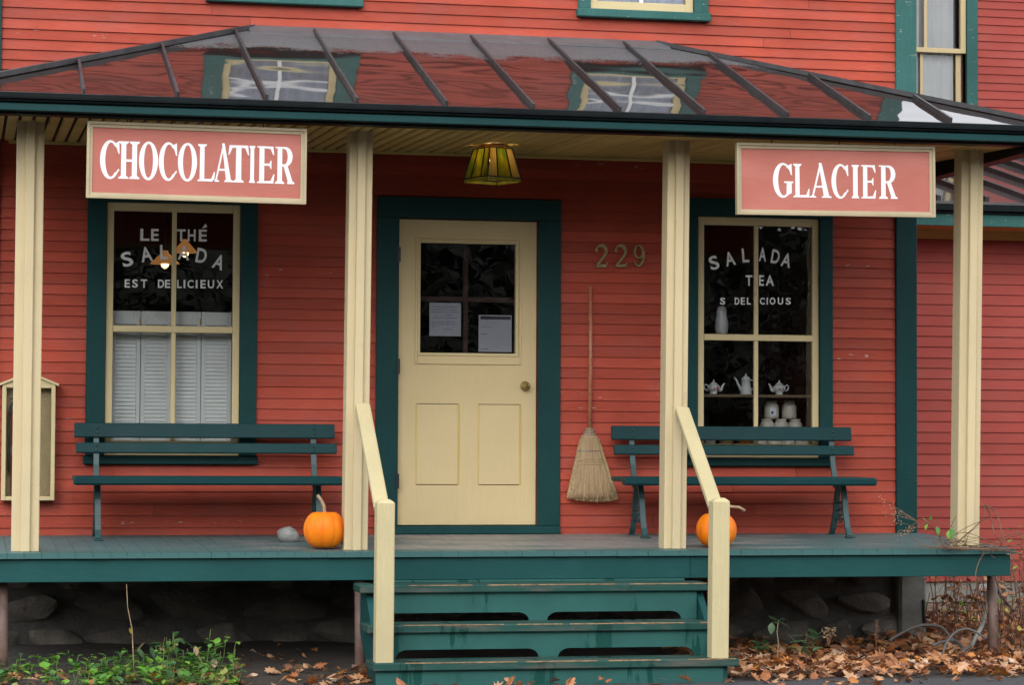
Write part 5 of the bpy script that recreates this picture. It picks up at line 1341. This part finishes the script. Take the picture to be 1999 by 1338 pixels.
# ------------------------------------------------------------------ trees across the road, mirrored in the window glass
def tree_mesh(seed):
    rs = random.Random(seed); m = MB(); lv = MB()
    def br(p, d, L, r, lvl):
        q = p; pts = [p]; n = 4
        for i in range(n):
            d = (d+Vector((rs.uniform(-.16, .16), rs.uniform(-.16, .16), rs.uniform(-.04, .12)))).normalized(); q = q+d*L/n; pts.append(q)
        m.tube(pts, [r*(1-.5*i/n) for i in range(n+1)], 6 if lvl < 2 else 4, False)
        if lvl >= 4:
            for k in range(4):
                c = pts[rs.randint(1, n)]; s = rs.uniform(.10, .22); a = Vector((rs.uniform(-1, 1), rs.uniform(-1, 1), rs.uniform(-1, 1))).normalized(); b = a.orthogonal().normalized()
                lv.add([c, c+a*s+b*s*.4, c+a*s*1.6, c+a*s-b*s*.4], [(0, 1, 2, 3)])
            return
        for k in range(3 if lvl else 6):
            i = rs.randint(2, n); a = rs.uniform(0, 6.28); o = d.orthogonal().normalized(); o = Matrix.Rotation(a, 3, d) @ o
            br(pts[i], (d*.7+o*rs.uniform(.6, 1.0)).normalized(), L*rs.uniform(.55, .75), r*.5, lvl+1)
    br(Vector((0, 0, 0)), Vector((0, 0, 1)), 4.2, .26, 0); return m, lv
protos = []
for sd_ in (3, 11):
    t = thing('roadside_tree', '', 'tree', (0, 0, -.77), 'trees across the road', local=True); m, lv = tree_mesh(sd_)
    m.build('trunk', 'bark', t); lv.build('crown', 'wood_mass', t); protos.append(t)
spots = [(-2, -27, 0), (3.2, -30, 1), (8.5, -28, 0), (14, -31, 1), (-7.5, -30, 1), (-13, -27, 0), (20, -29, 0), (26, -33, 1)]
for i, (x, y, k) in enumerate(spots):
    t = protos[k] if i < 2 else copy_tree(protos[k]); t.location = (x, y, -.8); t.rotation_euler = (0, 0, i*1.9); s_ = rnd(.9, 1.25); t.scale = (s_, s_, s_)
    t['label'] = 'bare dark tree across the road, seen only as a reflection in the glass, number %s along the verge' % ('one', 'two', 'three', 'four', 'five', 'six', 'seven', 'eight')[i] if False else 'bare dark roadside tree reflected in the glass, the %s' % ('one opposite the left bench', 'one opposite the door', 'one opposite the right bench', 'tall one opposite the wing', 'first one left of the shop front', 'second one left of the shop front', 'one far to the right', 'farthest one to the right')[i]
mb = MB(); rs = random.Random(5)  # out-of-view wood, height and density set to darken the glass reflections
for i in range(30000):
    x = rs.uniform(-75, 75); h = 8+2*noise.noise(Vector((x*.07, 1, 0)))+1*noise.noise(Vector((x*.4, 5, 0))); f = rs.random(); z = -.8+h*f; y = -42+rs.uniform(-5, 5)
    c = Vector((x, y, z)); a = Vector((rs.uniform(-1, 1), rs.uniform(-.5, .5), rs.uniform(-.6, 1))).normalized(); b = a.orthogonal().normalized()
    if f > .3 and rs.random() < .75: s1, s2 = rs.uniform(.4, 1.3), rs.uniform(.015, .05)
    else: s1 = rs.uniform(.15, .45); s2 = s1*.5
    mb.add([c-a*s1, c+b*s2, c+a*s1, c-b*s2], [(0, 1, 2, 3)])
o = mb.build('reflection_wood', 'wood_mass'); tag(o, 'dark unseen wood behind the viewer, shaped to darken the window reflections', 'wood', kind='stuff')

# unseen dark ridge added to block bright sky gaps in the glass reflections
mb = MB(); mb.smooth = True; nx, ny = 90, 10
vs = []
for j in range(ny+1):
    for i in range(nx+1):
        x = -130+260*i/nx; f = j/ny; h = (9.5+2.2*noise.noise(Vector((x*.03, 2, 0)))+.9*noise.noise(Vector((x*.35, 7, f)))+.5*noise.noise(Vector((x*.9, 3, f))))*f**.6
        vs.append((x, -52-18*f, -.9+h+(.8*noise.noise(Vector((x*.5, f*9, 1))) if 0 < j else 0)))
mb.add(vs, [(j*(nx+1)+i, (j+1)*(nx+1)+i, (j+1)*(nx+1)+i+1, j*(nx+1)+i+1) for j in range(ny) for i in range(nx)])
o = mb.build('added_ridge', 'added_ridge_dark'); o['kind'] = 'structure'
